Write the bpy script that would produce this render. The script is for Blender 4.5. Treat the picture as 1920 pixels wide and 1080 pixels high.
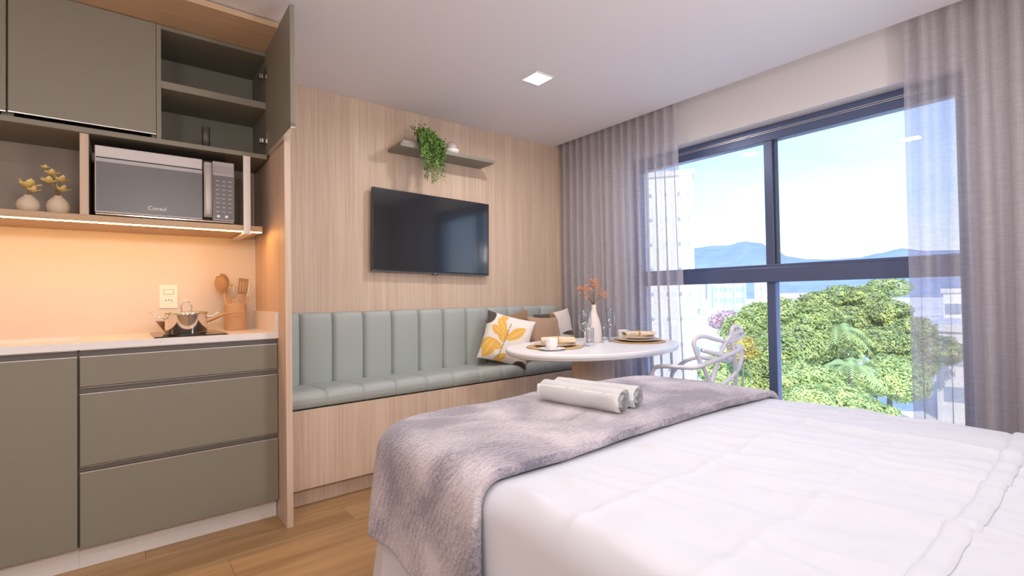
import bpy, bmesh, math, random
from mathutils import Vector, Matrix, noise
PI = math.pi
sc = bpy.context.scene
for o in list(bpy.data.objects):
    bpy.data.objects.remove(o)
COL = sc.collection
random.seed(7)

# ------------------------------------------------------------------ camera
cam = bpy.data.objects.new('camera', bpy.data.cameras.new('camera'))
COL.objects.link(cam)
cam.data.sensor_width = 36.0
cam.data.lens = 918.04 / 1920 * 36
cam.data.clip_end = 6000
cam.data.clip_start = 0.05
yaw, pitch, roll = math.radians(38.6577), math.radians(.94645), math.radians(-.92783)
fw = Vector((math.cos(pitch)*math.sin(yaw), math.cos(pitch)*math.cos(yaw), math.sin(pitch)))
r0 = Vector((math.cos(yaw), -math.sin(yaw), 0)); u0 = r0.cross(fw)
rt = math.cos(roll)*r0 + math.sin(roll)*u0
up = -math.sin(roll)*r0 + math.cos(roll)*u0
cam.matrix_world = Matrix(((rt.x, up.x, -fw.x, 0), (rt.y, up.y, -fw.y, 0), (rt.z, up.z, -fw.z, 1.05), (0, 0, 0, 1)))
sc.camera = cam
# ------------------------------------------------------------------ exposure
sc.view_settings.view_transform = 'Standard'
sc.view_settings.look = 'None'
sc.view_settings.gamma = 1
sc.view_settings.use_curve_mapping = False
sc.view_settings.exposure = 0.16
try:
    sc.cycles.max_bounces = 10
    sc.cycles.diffuse_bounces = 5
    sc.cycles.transparent_max_bounces = 24
    sc.cycles.sample_clamp_indirect = 6
except Exception:
    pass
# ------------------------------------------------------------------ world
W = bpy.data.worlds.new('sky'); sc.world = W; W.use_nodes = True
nt = W.node_tree; nt.nodes.clear()
wo = nt.nodes.new('ShaderNodeOutputWorld'); wb = nt.nodes.new('ShaderNodeBackground')
tc = nt.nodes.new('ShaderNodeTexCoord'); sx = nt.nodes.new('ShaderNodeSeparateXYZ'); cr = nt.nodes.new('ShaderNodeValToRGB')
nt.links.new(tc.outputs['Generated'], sx.inputs[0])
cl = nt.nodes.new('ShaderNodeTexNoise'); cl.inputs['Scale'].default_value = 3.0; cl.inputs['Detail'].default_value = 5
cmap = nt.nodes.new('ShaderNodeMapping'); cmap.inputs['Scale'].default_value = (1, 1, 4)
nt.links.new(tc.outputs['Generated'], cmap.inputs[0]); nt.links.new(cmap.outputs[0], cl.inputs['Vector'])
ma = nt.nodes.new('ShaderNodeMath'); ma.operation = 'MULTIPLY_ADD'; ma.inputs[1].default_value = -0.30; ma.inputs[2].default_value = 0.15
nt.links.new(cl.outputs[0], ma.inputs[0])
mb = nt.nodes.new('ShaderNodeMath'); mb.operation = 'ADD'
nt.links.new(sx.outputs['Z'], mb.inputs[0]); nt.links.new(ma.outputs[0], mb.inputs[1])
nt.links.new(mb.outputs[0], cr.inputs[0])
e = cr.color_ramp.elements
e[0].position = 0.0; e[0].color = (.70, .80, .92, 1)
e[1].position = 0.75; e[1].color = (.14, .32, .80, 1)
k = e.new(.17); k.color = (.45, .65, .96, 1)
k = e.new(.32); k.color = (.25, .47, .92, 1)
nt.links.new(cr.outputs[0], wb.inputs[0]); nt.links.new(wb.outputs[0], wo.inputs[0])
wb.inputs[1].default_value = 2.2
# ------------------------------------------------------------------ sun (stands behind the building, lights the town)
sun = bpy.data.objects.new('sun', bpy.data.lights.new('sun', 'SUN')); COL.objects.link(sun)
sun.data.energy = 5.8; sun.data.angle = .01; sun.data.color = (1, .95, .86)
sun.rotation_euler = Vector((.72, .40, -.62)).to_track_quat('-Z', 'Y').to_euler()
# ------------------------------------------------------------------ ceiling lamps' light (table lamp in view, other two added unseen fill; housings below)
LAMPS_AND_FILL = [(1.935, 2.145, 11), (1.25, 1.10, 7), (-.80, .45, 9)]
for (x, y, pw) in LAMPS_AND_FILL:
    l = bpy.data.objects.new('lamp_light', bpy.data.lights.new('lamp_light', 'AREA')); COL.objects.link(l)
    l.data.shape = 'SQUARE'; l.data.size = .12; l.data.energy = pw; l.data.color = (1, .93, .90)
    l.data.spread = math.radians(170)
    l.location = (x, y, 2.331)
# added unseen fill light (on the wall behind the camera, over the head of the bed)
FILL_PANELS = [(.30, 1.72, 11), (1.75, 1.72, 13), (-.85, 1.72, 8)]
for (x, z, pw) in FILL_PANELS:
    l = bpy.data.objects.new('wall_lamp_light', bpy.data.lights.new('wall_lamp_light', 'AREA')); COL.objects.link(l)
    l.data.shape = 'RECTANGLE'; l.data.size = .34; l.data.size_y = .24; l.data.energy = pw; l.data.color = (1, .93, .89)
    l.location = (x, -.385, z); l.rotation_euler = (PI/2, 0, 0)

# ================================================================== helpers
MATS = {}
def lin(c):
    return tuple(((v/255)/12.92 if v/255 <= .04045 else ((v/255+.055)/1.055)**2.4) for v in c)

def mat(name, rgb, rough=.5, metal=0., spec=.5, bump=None, var=None, sheen=0., coat=0., emit=None, estr=0.):
    """procedural principled material; var=(scale xyz, amount, detail) colour variation; bump=(scale xyz, strength, dist)"""
    if name in MATS: return MATS[name]
    m = bpy.data.materials.new(name); m.use_nodes = True
    n = m.node_tree; b = n.nodes['Principled BSDF']
    b.inputs['Roughness'].default_value = rough; b.inputs['Metallic'].default_value = metal
    b.inputs['Specular IOR Level'].default_value = spec
    b.inputs['Sheen Weight'].default_value = sheen; b.inputs['Coat Weight'].default_value = coat
    c = (*rgb, 1)
    b.inputs['Base Color'].default_value = c
    if emit:
        b.inputs['Emission Color'].default_value = (*emit, 1); b.inputs['Emission Strength'].default_value = estr
    t = n.nodes.new('ShaderNodeTexCoord')
    if var:
        s, amt, det = var
        mp = n.nodes.new('ShaderNodeMapping'); mp.inputs['Scale'].default_value = s
        tx = n.nodes.new('ShaderNodeTexNoise'); tx.inputs['Scale'].default_value = 1; tx.inputs['Detail'].default_value = det
        n.links.new(t.outputs['Object'], mp.inputs[0]); n.links.new(mp.outputs[0], tx.inputs['Vector'])
        rp = n.nodes.new('ShaderNodeValToRGB')
        rp.color_ramp.elements[0].position = .3; rp.color_ramp.elements[1].position = .7
        rp.color_ramp.elements[0].color = (*[v*(1-amt) for v in rgb], 1)
        rp.color_ramp.elements[1].color = (*[min(1, v*(1+amt)) for v in rgb], 1)
        n.links.new(tx.outputs[0], rp.inputs[0]); n.links.new(rp.outputs[0], b.inputs['Base Color'])
    if bump:
        s, st, ds = bump
        mp = n.nodes.new('ShaderNodeMapping'); mp.inputs['Scale'].default_value = s
        tx = n.nodes.new('ShaderNodeTexNoise'); tx.inputs['Scale'].default_value = 1; tx.inputs['Detail'].default_value = 3
        n.links.new(t.outputs['Object'], mp.inputs[0]); n.links.new(mp.outputs[0], tx.inputs['Vector'])
        bp = n.nodes.new('ShaderNodeBump'); bp.inputs['Strength'].default_value = st; bp.inputs['Distance'].default_value = ds
        n.links.new(tx.outputs[0], bp.inputs['Height']); n.links.new(bp.outputs[0], b.inputs['Normal'])
    MATS[name] = m
    return m

def wood(name, c1, c2, grain, rough=.55, rnd=False):
    """grain = mapping scale: small along the fibres, large across"""
    m = bpy.data.materials.new(name); m.use_nodes = True
    n = m.node_tree; b = n.nodes['Principled BSDF']; b.inputs['Roughness'].default_value = rough
    b.inputs['Specular IOR Level'].default_value = .3
    t = n.nodes.new('ShaderNodeTexCoord')
    vec = t.outputs['Object']
    if rnd:
        oi = n.nodes.new('ShaderNodeObjectInfo'); ad = n.nodes.new('ShaderNodeVectorMath'); ad.operation = 'ADD'
        mu = n.nodes.new('ShaderNodeVectorMath'); mu.operation = 'SCALE'; mu.inputs['Scale'].default_value = 7
        cx = n.nodes.new('ShaderNodeCombineXYZ')
        for i in range(3): n.links.new(oi.outputs['Random'], cx.inputs[i])
        n.links.new(cx.outputs[0], mu.inputs[0]); n.links.new(vec, ad.inputs[0]); n.links.new(mu.outputs[0], ad.inputs[1])
        vec = ad.outputs[0]
    def nz(s, det, ro=.6):
        mp = n.nodes.new('ShaderNodeMapping'); mp.inputs['Scale'].default_value = s
        tx = n.nodes.new('ShaderNodeTexNoise'); tx.inputs['Scale'].default_value = 1
        tx.inputs['Detail'].default_value = det; tx.inputs['Roughness'].default_value = ro
        n.links.new(vec, mp.inputs[0]); n.links.new(mp.outputs[0], tx.inputs['Vector'])
        return tx.outputs[0]
    a = nz(grain, 5); d = nz(tuple(g*.16 for g in grain), 3)
    mx = n.nodes.new('ShaderNodeMath'); mx.operation = 'MULTIPLY_ADD'; mx.inputs[1].default_value = .6
    n.links.new(a, mx.inputs[0])
    h = n.nodes.new('ShaderNodeMath'); h.operation = 'MULTIPLY'; h.inputs[1].default_value = .4
    n.links.new(d, h.inputs[0]); n.links.new(h.outputs[0], mx.inputs[2])
    rp = n.nodes.new('ShaderNodeValToRGB')
    rp.color_ramp.elements[0].position = .36; rp.color_ramp.elements[1].position = .62
    rp.color_ramp.elements[0].color = (*c1, 1); rp.color_ramp.elements[1].color = (*c2, 1)
    n.links.new(mx.outputs[0], rp.inputs[0]); n.links.new(rp.outputs[0], b.inputs['Base Color'])
    bp = n.nodes.new('ShaderNodeBump'); bp.inputs['Strength'].default_value = .15; bp.inputs['Distance'].default_value = .002
    n.links.new(a, bp.inputs['Height']); n.links.new(bp.outputs[0], b.inputs['Normal'])
    return m

def thin_glass(name, tint=(1, 1, 1), rough=0., base=.04):
    m = bpy.data.materials.new(name); m.use_nodes = True
    n = m.node_tree; n.nodes.clear()
    o = n.nodes.new('ShaderNodeOutputMaterial'); mx = n.nodes.new('ShaderNodeMixShader')
    tr = n.nodes.new('ShaderNodeBsdfTransparent'); tr.inputs[0].default_value = (*tint, 1)
    g = n.nodes.new('ShaderNodeBsdfGlossy'); g.inputs['Roughness'].default_value = rough
    lw = n.nodes.new('ShaderNodeLayerWeight'); lw.inputs['Blend'].default_value = .5
    pw = n.nodes.new('ShaderNodeMath'); pw.operation = 'POWER'; pw.inputs[1].default_value = 2.6
    ad = n.nodes.new('ShaderNodeMath'); ad.operation = 'MULTIPLY_ADD'; ad.inputs[1].default_value = .9; ad.inputs[2].default_value = base
    n.links.new(lw.outputs['Facing'], pw.inputs[0]); n.links.new(pw.outputs[0], ad.inputs[0]); n.links.new(ad.outputs[0], mx.inputs[0])
    n.links.new(tr.outputs[0], mx.inputs[1]); n.links.new(g.outputs[0], mx.inputs[2]); n.links.new(mx.outputs[0], o.inputs[0])
    return m

def cloth(name, rgb, trans=0., clear=0., weave=(400, 400, 400), amt=.18):
    """woven cloth: diffuse + translucent, 'clear' is the open share of the weave"""
    m = bpy.data.materials.new(name); m.use_nodes = True
    n = m.node_tree; n.nodes.clear()
    o = n.nodes.new('ShaderNodeOutputMaterial')
    t = n.nodes.new('ShaderNodeTexCoord')
    facs = []
    for s in ((weave[0], weave[1], 6), (12, 12, weave[2])):
        mp = n.nodes.new('ShaderNodeMapping'); mp.inputs['Scale'].default_value = s
        tx = n.nodes.new('ShaderNodeTexNoise'); tx.inputs['Scale'].default_value = 1; tx.inputs['Detail'].default_value = 2
        n.links.new(t.outputs['Object'], mp.inputs[0]); n.links.new(mp.outputs[0], tx.inputs['Vector']); facs.append(tx)
    ad = n.nodes.new('ShaderNodeMath'); ad.operation = 'ADD'
    n.links.new(facs[0].outputs[0], ad.inputs[0]); n.links.new(facs[1].outputs[0], ad.inputs[1])
    rp = n.nodes.new('ShaderNodeValToRGB')
    mr = n.nodes.new('ShaderNodeMapRange'); mr.inputs[1].default_value = .7; mr.inputs[2].default_value = 1.3
    n.links.new(ad.outputs[0], mr.inputs[0]); n.links.new(mr.outputs[0], rp.inputs[0])
    rp.color_ramp.elements[0].color = (*[v*(1-amt) for v in rgb], 1); rp.color_ramp.elements[1].color = (*[min(1, v*(1+amt)) for v in rgb], 1)
    df = n.nodes.new('ShaderNodeBsdfDiffuse'); n.links.new(rp.outputs[0], df.inputs[0])
    last = df.outputs[0]
    if trans:
        tl = n.nodes.new('ShaderNodeBsdfTranslucent'); n.links.new(rp.outputs[0], tl.inputs[0])
        mx = n.nodes.new('ShaderNodeMixShader'); mx.inputs[0].default_value = trans
        n.links.new(last, mx.inputs[1]); n.links.new(tl.outputs[0], mx.inputs[2]); last = mx.outputs[0]
    if clear:
        tr = n.nodes.new('ShaderNodeBsdfTransparent')
        mx = n.nodes.new('ShaderNodeMixShader')
        m2 = n.nodes.new('ShaderNodeMapRange'); m2.inputs[1].default_value = .7; m2.inputs[2].default_value = 1.3
        m2.inputs[3].default_value = clear*1.2; m2.inputs[4].default_value = clear*.8
        n.links.new(ad.outputs[0], m2.inputs[0]); n.links.new(m2.outputs[0], mx.inputs[0])
        n.links.new(last, mx.inputs[1]); n.links.new(tr.outputs[0], mx.inputs[2]); last = mx.outputs[0]
    n.links.new(last, o.inputs[0])
    return m

def attr_mat(name, rough=.85, sheen=.2, bump=None):
    """colour comes from the printed colour attribute of the mesh (flat print on the cloth)"""
    m = bpy.data.materials.new(name); m.use_nodes = True
    n = m.node_tree; b = n.nodes['Principled BSDF']; b.inputs['Roughness'].default_value = rough
    b.inputs['Sheen Weight'].default_value = sheen
    a = n.nodes.new('ShaderNodeAttribute'); a.attribute_name = 'print'
    n.links.new(a.outputs['Color'], b.inputs['Base Color'])
    return m

WL = {}
def _wl(o): return WL.get(o.name, Vector((0, 0, 0))) if o else Vector((0, 0, 0))
def thing(name, label, cat, loc=(0, 0, 0), group=None):
    o = bpy.data.objects.new(name, None); COL.objects.link(o); o.location = loc
    o.empty_display_size = .05
    o['label'] = label; o['category'] = cat
    if group: o['group'] = group
    WL[o.name] = Vector(loc)
    return o
def obj(name, bm, m, parent=None, smooth=False, loc=None):
    """bm in world coordinates; linked as one mesh object"""
    base = _wl(parent) if parent else Vector(loc or (0, 0, 0))
    if base.length: bmesh.ops.translate(bm, verts=bm.verts, vec=-base)
    me = bpy.data.meshes.new(name); bm.to_mesh(me); bm.free()
    if smooth:
        me.polygons.foreach_set('use_smooth', [True]*len(me.polygons))
    me.materials.append(m)
    o = bpy.data.objects.new(name, me); COL.objects.link(o)
    if parent: o.parent = parent
    elif loc: o.location = loc
    WL[o.name] = base
    return o
def obj_data(name, me, m, parent=None, loc=(0, 0, 0)):
    o = bpy.data.objects.new(name, me); COL.objects.link(o)
    if parent: o.parent = parent
    o.location = Vector(loc)
    WL[o.name] = _wl(parent)
    return o
def tag(o, label, cat, group=None, kind=None):
    o['label'] = label; o['category'] = cat
    if group: o['group'] = group
    if kind: o['kind'] = kind
    return o
def struct(name, bm, m, smooth=False):
    o = obj(name, bm, m, smooth=smooth); o['kind'] = 'structure'
    return o
def box(bm, x0, x1, y0, y1, z0, z1, bev=0., seg=2, M=None):
    vs = [bm.verts.new((x, y, z)) for z in (z0, z1) for y in (y0, y1) for x in (x0, x1)]
    fs = [bm.faces.new([vs[i] for i in q]) for q in ((0, 2, 3, 1), (4, 5, 7, 6), (0, 1, 5, 4), (2, 6, 7, 3), (0, 4, 6, 2), (1, 3, 7, 5))]
    if bev:
        es = list({e for f in fs for e in f.edges})
        r = bmesh.ops.bevel(bm, geom=es, offset=bev, segments=seg, affect='EDGES', profile=.5)
        vs = list({v for f in r['faces'] for v in f.verts} | {v for v in vs if v.is_valid})
    if M is not None: bmesh.ops.transform(bm, matrix=M, verts=vs)
    return bm
def bx(*a, **k):
    return box(bmesh.new(), *a, **k)
def lathe(prof, c=(0, 0, 0), seg=32, bm=None, M=None, cap=True):
    bm = bm or bmesh.new(); rings = []; allv = []
    for r, z in prof:
        if r < 1e-6:
            v = [bm.verts.new((0, 0, z))]
        else:
            v = [bm.verts.new((r*math.cos(2*PI*i/seg), r*math.sin(2*PI*i/seg), z)) for i in range(seg)]
        rings.append(v); allv += v
    for a, b in zip(rings, rings[1:]):
        for i in range(seg):
            j = (i+1) % seg
            if len(a) == 1 and len(b) > 1: bm.faces.new((a[0], b[i], b[j]))
            elif len(b) == 1 and len(a) > 1: bm.faces.new((a[i], a[j], b[0]))
            elif len(a) > 1 and len(b) > 1: bm.faces.new((a[i], a[j], b[j], b[i]))
    if M is not None: bmesh.ops.transform(bm, matrix=M, verts=allv)
    bmesh.ops.translate(bm, verts=allv, vec=c)
    bmesh.ops.recalc_face_normals(bm, faces=bm.faces[:])
    return bm
def spline(pts, n=8):
    P = [Vector(p) for p in pts]; out = []
    for i in range(len(P)-1):
        p0 = P[max(i-1, 0)]; p1 = P[i]; p2 = P[i+1]; p3 = P[min(i+2, len(P)-1)]
        for k in range(n):
            t = k/n
            out.append(.5*((2*p1)+(-p0+p2)*t+(2*p0-5*p1+4*p2-p3)*t*t+(-p0+3*p1-3*p2+p3)*t**3))
    out.append(P[-1]); return out
def tube(pts, r, seg=10, bm=None, flat=1., n=6, smooth=True):
    bm = bm or bmesh.new()
    P = spline(pts, n) if smooth else [Vector(p) for p in pts]
    rs = r if isinstance(r, (list, tuple)) else None
    rings = []; nrm = None
    for i, p in enumerate(P):
        d = (P[min(i+1, len(P)-1)]-P[max(i-1, 0)]).normalized()
        if nrm is None:
            nrm = d.orthogonal().normalized() if abs(d.z) > .9 else d.cross(Vector((0, 0, 1))).normalized()
        nrm = (nrm-d*nrm.dot(d)).normalized(); bn = d.cross(nrm)
        if rs:
            f = i/(len(P)-1)*(len(rs)-1); a = int(min(f, len(rs)-2)) if len(rs) > 1 else 0
            rr = rs[a]+(rs[min(a+1, len(rs)-1)]-rs[a])*(f-a)
        else: rr = r
        rings.append([bm.verts.new(p+nrm*rr*math.cos(2*PI*k/seg)+bn*rr*flat*math.sin(2*PI*k/seg)) for k in range(seg)])
    for a, b in zip(rings, rings[1:]):
        for k in range(seg):
            j = (k+1) % seg; bm.faces.new((a[k], a[j], b[j], b[k]))
    bm.faces.new(rings[0][::-1]); bm.faces.new(rings[-1])
    bmesh.ops.recalc_face_normals(bm, faces=bm.faces[:])
    return bm
def grid(fn, nu, nv, bm=None):
    """fn(i/nu, j/nv) -> xyz"""
    bm = bm or bmesh.new()
    v = [[bm.verts.new(fn(i/nu, j/nv)) for j in range(nv+1)] for i in range(nu+1)]
    for i in range(nu):
        for j in range(nv):
            bm.faces.new((v[i][j], v[i+1][j], v[i+1][j+1], v[i][j+1]))
    return bm
def prism(poly, y0, y1, axis='y', bm=None):
    """poly of 2D points extruded; axis 'y': (x,z) along y, 'x': (y,z) along x, 'z': (x,y) along z"""
    bm = bm or bmesh.new()
    f = {'y': lambda p, t: (p[0], t, p[1]), 'x': lambda p, t: (t, p[0], p[1]), 'z': lambda p, t: (p[0], p[1], t)}[axis]
    a = [bm.verts.new(f(p, y0)) for p in poly]; b = [bm.verts.new(f(p, y1)) for p in poly]
    n = len(poly)
    for i in range(n):
        bm.faces.new((a[i], a[(i+1) % n], b[(i+1) % n], b[i]))
    bm.faces.new(a[::-1]); bm.faces.new(b)
    bmesh.ops.recalc_face_normals(bm, faces=bm.faces[:])
    return bm
def text(name, s, size, M, m, parent, depth=.0006):
    cu = bpy.data.curves.new(name, 'FONT'); cu.body = s; cu.size = size; cu.extrude = depth
    cu.align_x = 'CENTER'; cu.align_y = 'CENTER'
    t = bpy.data.objects.new('t', cu); COL.objects.link(t)
    bpy.context.view_layer.update()
    me = bpy.data.meshes.new_from_object(t.evaluated_get(bpy.context.evaluated_depsgraph_get()))
    bpy.data.objects.remove(t)
    me.transform(Matrix.Translation(-_wl(parent)) @ M)
    me.materials.clear(); me.materials.append(m)
    return obj_data(name, me, m, parent)
def copy_tree(o, delta, label):
    r = o.copy(); COL.objects.link(r); r.location = o.location+Vector(delta); r['label'] = label
    WL[r.name] = r.location.copy()
    for ch in list(o.children):
        c = ch.copy(); COL.objects.link(c); c.parent = r
        for g in list(ch.children):
            d = g.copy(); COL.objects.link(d); d.parent = c
    return r

# ================================================================== materials
OAK = wood('oak_panel', lin((194, 168, 147)), lin((217, 195, 173)), (90, 90, 1.8))
OAKH = wood('oak_board', lin((184, 154, 122)), lin((206, 178, 146)), (1.6, 55, 55))
FLOORW = wood('floor_oak', lin((152, 118, 80)), lin((182, 146, 104)), (1.5, 26, 26), rough=.42, rnd=True)
WHITE = mat('white_paint', (.80, .775, .77), .8, var=((3, 3, 3), .01, 2))
CEIL = mat('ceiling_paint', (.80, .77, .775), .85)
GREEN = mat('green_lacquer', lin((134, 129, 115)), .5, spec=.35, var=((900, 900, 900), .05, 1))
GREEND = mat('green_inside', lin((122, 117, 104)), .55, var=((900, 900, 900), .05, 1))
GREY = mat('beige_back_panel', lin((150, 138, 126)), .6)
ALU = mat('aluminium_lip', (.80, .79, .76), .28, .85)
DARKREC = mat('dark_recess', (.15, .13, .115), .5)
BLACK = mat('black_gap', (.012, .012, .012), .6)
STONE = mat('white_quartz', (.84, .80, .79), .3, var=((40, 40, 40), .02, 3))
BACKSP = mat('backsplash_white', (.66, .60, .53), .45)
KICK = mat('kick_white', (.72, .68, .66), .4)
SAGE = mat('sage_leatherette', lin((168, 174, 170)), .48, spec=.35, bump=((500, 500, 500), .12, .001), var=((700, 700, 700), .04, 1))
SAGED = mat('sage_shelf_lacquer', lin((132, 129, 118)), .5)
SHEER = cloth('linen_voile', lin((206, 200, 204)), .34, .35, (300, 300, 330), .05)
SHEET = mat('white_cotton', (.635, .65, .72), .75, sheen=.1, bump=((9, 9, 9), .10, .01))
TERRY = mat('white_terry', (.95, .95, .95), .95, sheen=.4, bump=((420, 420, 420), .3, .002))
STEEL = mat('polished_steel', (.74, .72, .70), .12, 1.)
BSTEEL = mat('brushed_steel', (.66, .63, .62), .30, 1.)
CERAM = mat('white_ceramic', (.86, .84, .82), .25)
CREAM = mat('cream_ceramic', lin((216, 196, 170)), .55)
FRAME = mat('graphite_frame_hazed', lin((92, 104, 136)), .32, .3)  # graphite, with blue window flare and haze put into the colour
GLASS = thin_glass('window_glass')
CRYST = thin_glass('clear_glass', (.93, .945, .96), 0, .08)
TVB = mat('tv_plastic', (.02, .021, .024), .35)
SCREEN = mat('tv_screen', (.010, .012, .015), .13, spec=1.0, coat=.35)
LEDM = mat('led_strip', (1, .8, .5), .5, emit=(1, .46, .10), estr=100)
LAMPM = mat('lamp_diffuser', (1, 1, 1), .5, emit=(1, .96, .90), estr=6)

# ================================================================== room shell
HC = 2.34
fl = struct('floor', bx(-1.5, 3.12, -.5, 3.075, -.06, -.006), mat('floor_base', lin((120, 88, 56)), .6))
pl_me = None
pw_, ln = .19, 1.32
row = 0; y = 3.075
while y > -.5:
    off = (row*.53) % ln
    x = -1.5-off
    while x < 3.12:
        xa, xb = max(x, -1.5), min(x+ln, 3.12)
        ya = max(y-pw_, -.5)
        if xb-xa > .03:
            full = abs(xb-xa-ln) < 1e-6 and abs(y-ya-pw_) < 1e-6
            if full and pl_me is not None:
                o = obj_data('plank', pl_me, FLOORW, fl, (xa, ya, -.006))
            else:
                bm = bx(0, xb-xa-.0008, 0, y-ya-.0008, 0, .006, bev=.0005, seg=1)
                o = obj('plank', bm, FLOORW, None); o.parent = fl; o.location = (xa, ya, -.006)
                if full: pl_me = o.data
        x += ln
    y -= pw_; row += 1
struct('wall_back', bx(-1.6, 3.4, 3.075, 3.23, 0, 2.6), OAK)
struct('wall_left', bx(-1.62, -1.5, -1.6, 3.2, -.06, 2.6), WHITE)
struct('wall_front', bx(-1.6, 3.4, -.62, -.50, -.06, 2.6), WHITE)
cm = bmesh.new()
box(cm, -1.6, 2.945, -1.6, 3.075, HC, 2.45, bev=.002, seg=1)
box(cm, -1.6, 3.6, -1.6, 3.4, 2.45, 2.65)
struct('ceiling', cm, CEIL)
XW, XF = 3.12, 3.22
WY0, WY1, WZ0, WZ1 = .45, 2.44, .10, 2.113
wm = bmesh.new()
box(wm, XW, 3.42, -1.6, 3.2, WZ1, 2.5)
box(wm, XW, 3.42, -1.6, 3.2, -.06, WZ0)
box(wm, XW, 3.42, WY1, 3.2, WZ0, WZ1)
box(wm, XW, 3.42, -1.6, WY0, WZ0, WZ1)
struct('wall_right', wm, WHITE)
# window: frame bars and four panes, each its own part
wroot = bpy.data.objects.new('window_1', None); COL.objects.link(wroot); wroot['kind'] = 'structure'
WL[wroot.name] = Vector((0, 0, 0))
def bar(name, *a, **k): return obj(name, bx(*a, **k), FRAME, wroot)
bar('frame_head', XF, XF+.07, WY0, WY1, 2.012, WZ1, bev=.003)
for zz in (2.062, 2.072):
    obj('track_line', bx(XF-.006, XF, WY0, WY1, zz, zz+.003), ALU, wroot)
bar('frame_sill', XF, XF+.07, WY0, WY1, WZ0, WZ0+.06, bev=.003)
bar('frame_jamb', XF, XF+.07, WY1-.05, WY1, WZ0+.06, 2.012)
bar('frame_jamb', XF, XF+.07, WY0, WY0+.05, WZ0+.06, 2.012)
bar('transom', XF-.02, XF+.07, WY0, WY1, 1.112, 1.205, bev=.003)
bar('transom_ledge', XF-.012, XF+.06, WY0, WY1, 1.205, 1.224, bev=.002)
for (ya, yb) in ((1.372, 1.425),):
    bar('mullion', XF+.002, XF+.065, ya, yb, 1.224, 2.012, bev=.003)
    bar('mullion', XF+.002, XF+.065, ya, yb, WZ0+.06, 1.112, bev=.003)
    obj('mullion_gasket', bx(XF+.010, XF+.06, ya-.012, ya, 1.224, 2.012), mat('gasket', (.03, .035, .045), .5), wroot)
for (ya, yb) in ((1.425, WY1-.05), (WY0+.05, 1.36)):
    obj('pane', bx(XF+.03, XF+.034, ya, yb, 1.224, 2.012), GLASS, wroot)
    obj('pane', bx(XF+.03, XF+.034, ya, yb, WZ0+.06, 1.112), GLASS, wroot)
# soffit board above the kitchen
struct('trim_1', bx(-1.0, .595, 2.42, 3.075, 2.308, 2.334, bev=.002), OAKH)
# white backsplash panel behind the worktop
struct('trim_2', bx(-1.0, .595, 3.055, 3.075, .895, 1.391), BACKSP)

# ================================================================== tall side panel
tag(obj('tall_side_panel', bx(.595, .623, 2.422, 3.075, 0, 2.34, bev=.0015), OAK), 'tall narrow oak panel standing between the kitchen and the bench', 'panel')

# ================================================================== base cabinets
def lip(parent, x0, x1, z, y=2.56):
    obj('handle_lip', bx(x0, x1, y-.001, y+.006, z-.004, z), ALU, parent)
def recess(parent, x0, x1, z0, z1, y=2.56):
    obj('handle_recess', bx(x0, x1, y+.017, y+.03, z0, z1), DARKREC, parent)
    obj('recess_edge', bx(x0, x1, y+.004, y+.017, z1-.002, z1), ALU, parent)
t = thing('base_cabinet', 'grey green base cabinet with one tall door under the sink end of the worktop', 'cabinet', (-.42, 2.56, 0))
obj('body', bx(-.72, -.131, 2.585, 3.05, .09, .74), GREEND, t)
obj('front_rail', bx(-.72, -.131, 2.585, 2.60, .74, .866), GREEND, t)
d = obj('door', bx(-.715, -.133, 2.56, 2.58, .095, .836, bev=.0012, seg=1), GREEN, t)
lip(d, -.715, -.133, .840); recess(t, -.715, -.133, .840, .864)
obj('plinth', bx(-.72, -.131, 2.607, 2.62, 0, .09), KICK, t)
t = thing('drawer_cabinet', 'grey green base cabinet of three wide drawers under the cooktop', 'cabinet', (.235, 2.56, 0))
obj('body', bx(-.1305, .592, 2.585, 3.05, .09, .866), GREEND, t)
for (z0, z1, r1) in ((.720, .836, .864), (.411, .690, .717), (.092, .383, .408)):
    d = obj('drawer', bx(-.125, .5915, 2.56, 2.58, z0, z1, bev=.0012, seg=1), GREEN, t)
    lip(d, -.125, .5915, z1+.004); recess(t, -.125, .5915, z1+.004, r1)
obj('plinth', bx(-.1305, .592, 2.607, 2.62, 0, .09), KICK, t)
# worktop with the sink cut-out
t = thing('worktop', 'white stone worktop running over the base cabinets', 'worktop', (0, 2.56, .866))
wm = bmesh.new()
for a in ((-.75, -.62, 2.552, 3.055), (-.135, .5945, 2.552, 3.055), (-.62, -.135, 2.552, 2.71), (-.62, -.135, 3.02, 3.055)):
    box(wm, a[0], a[1], a[2], a[3], .866, .895)
obj('slab', wm, STONE, t)
obj('upstand', bx(.580, .5945, 2.552, 3.055, .895, .992, bev=.001), STONE, t)
t = thing('sink_basin', 'carved sink basin sunk into the left end of the worktop', 'sink', (-.38, 2.86, .74))
sm = bmesh.new()
for a in ((-.62, -.135, 2.71, 3.02, .745, .755), (-.62, -.61, 2.71, 3.02, .755, .893), (-.145, -.135, 2.71, 3.02, .755, .893),
          (-.61, -.145, 2.71, 2.72, .755, .893), (-.61, -.145, 3.01, 3.02, .755, .893)):
    box(sm, *a)
obj('basin', sm, STONE, t)
obj('drain', lathe([(0, .756), (.03, .757), (.034, .759), (.03, .761), (0, .760)], (-.38, 2.86, 0)), STEEL, t)

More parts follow.
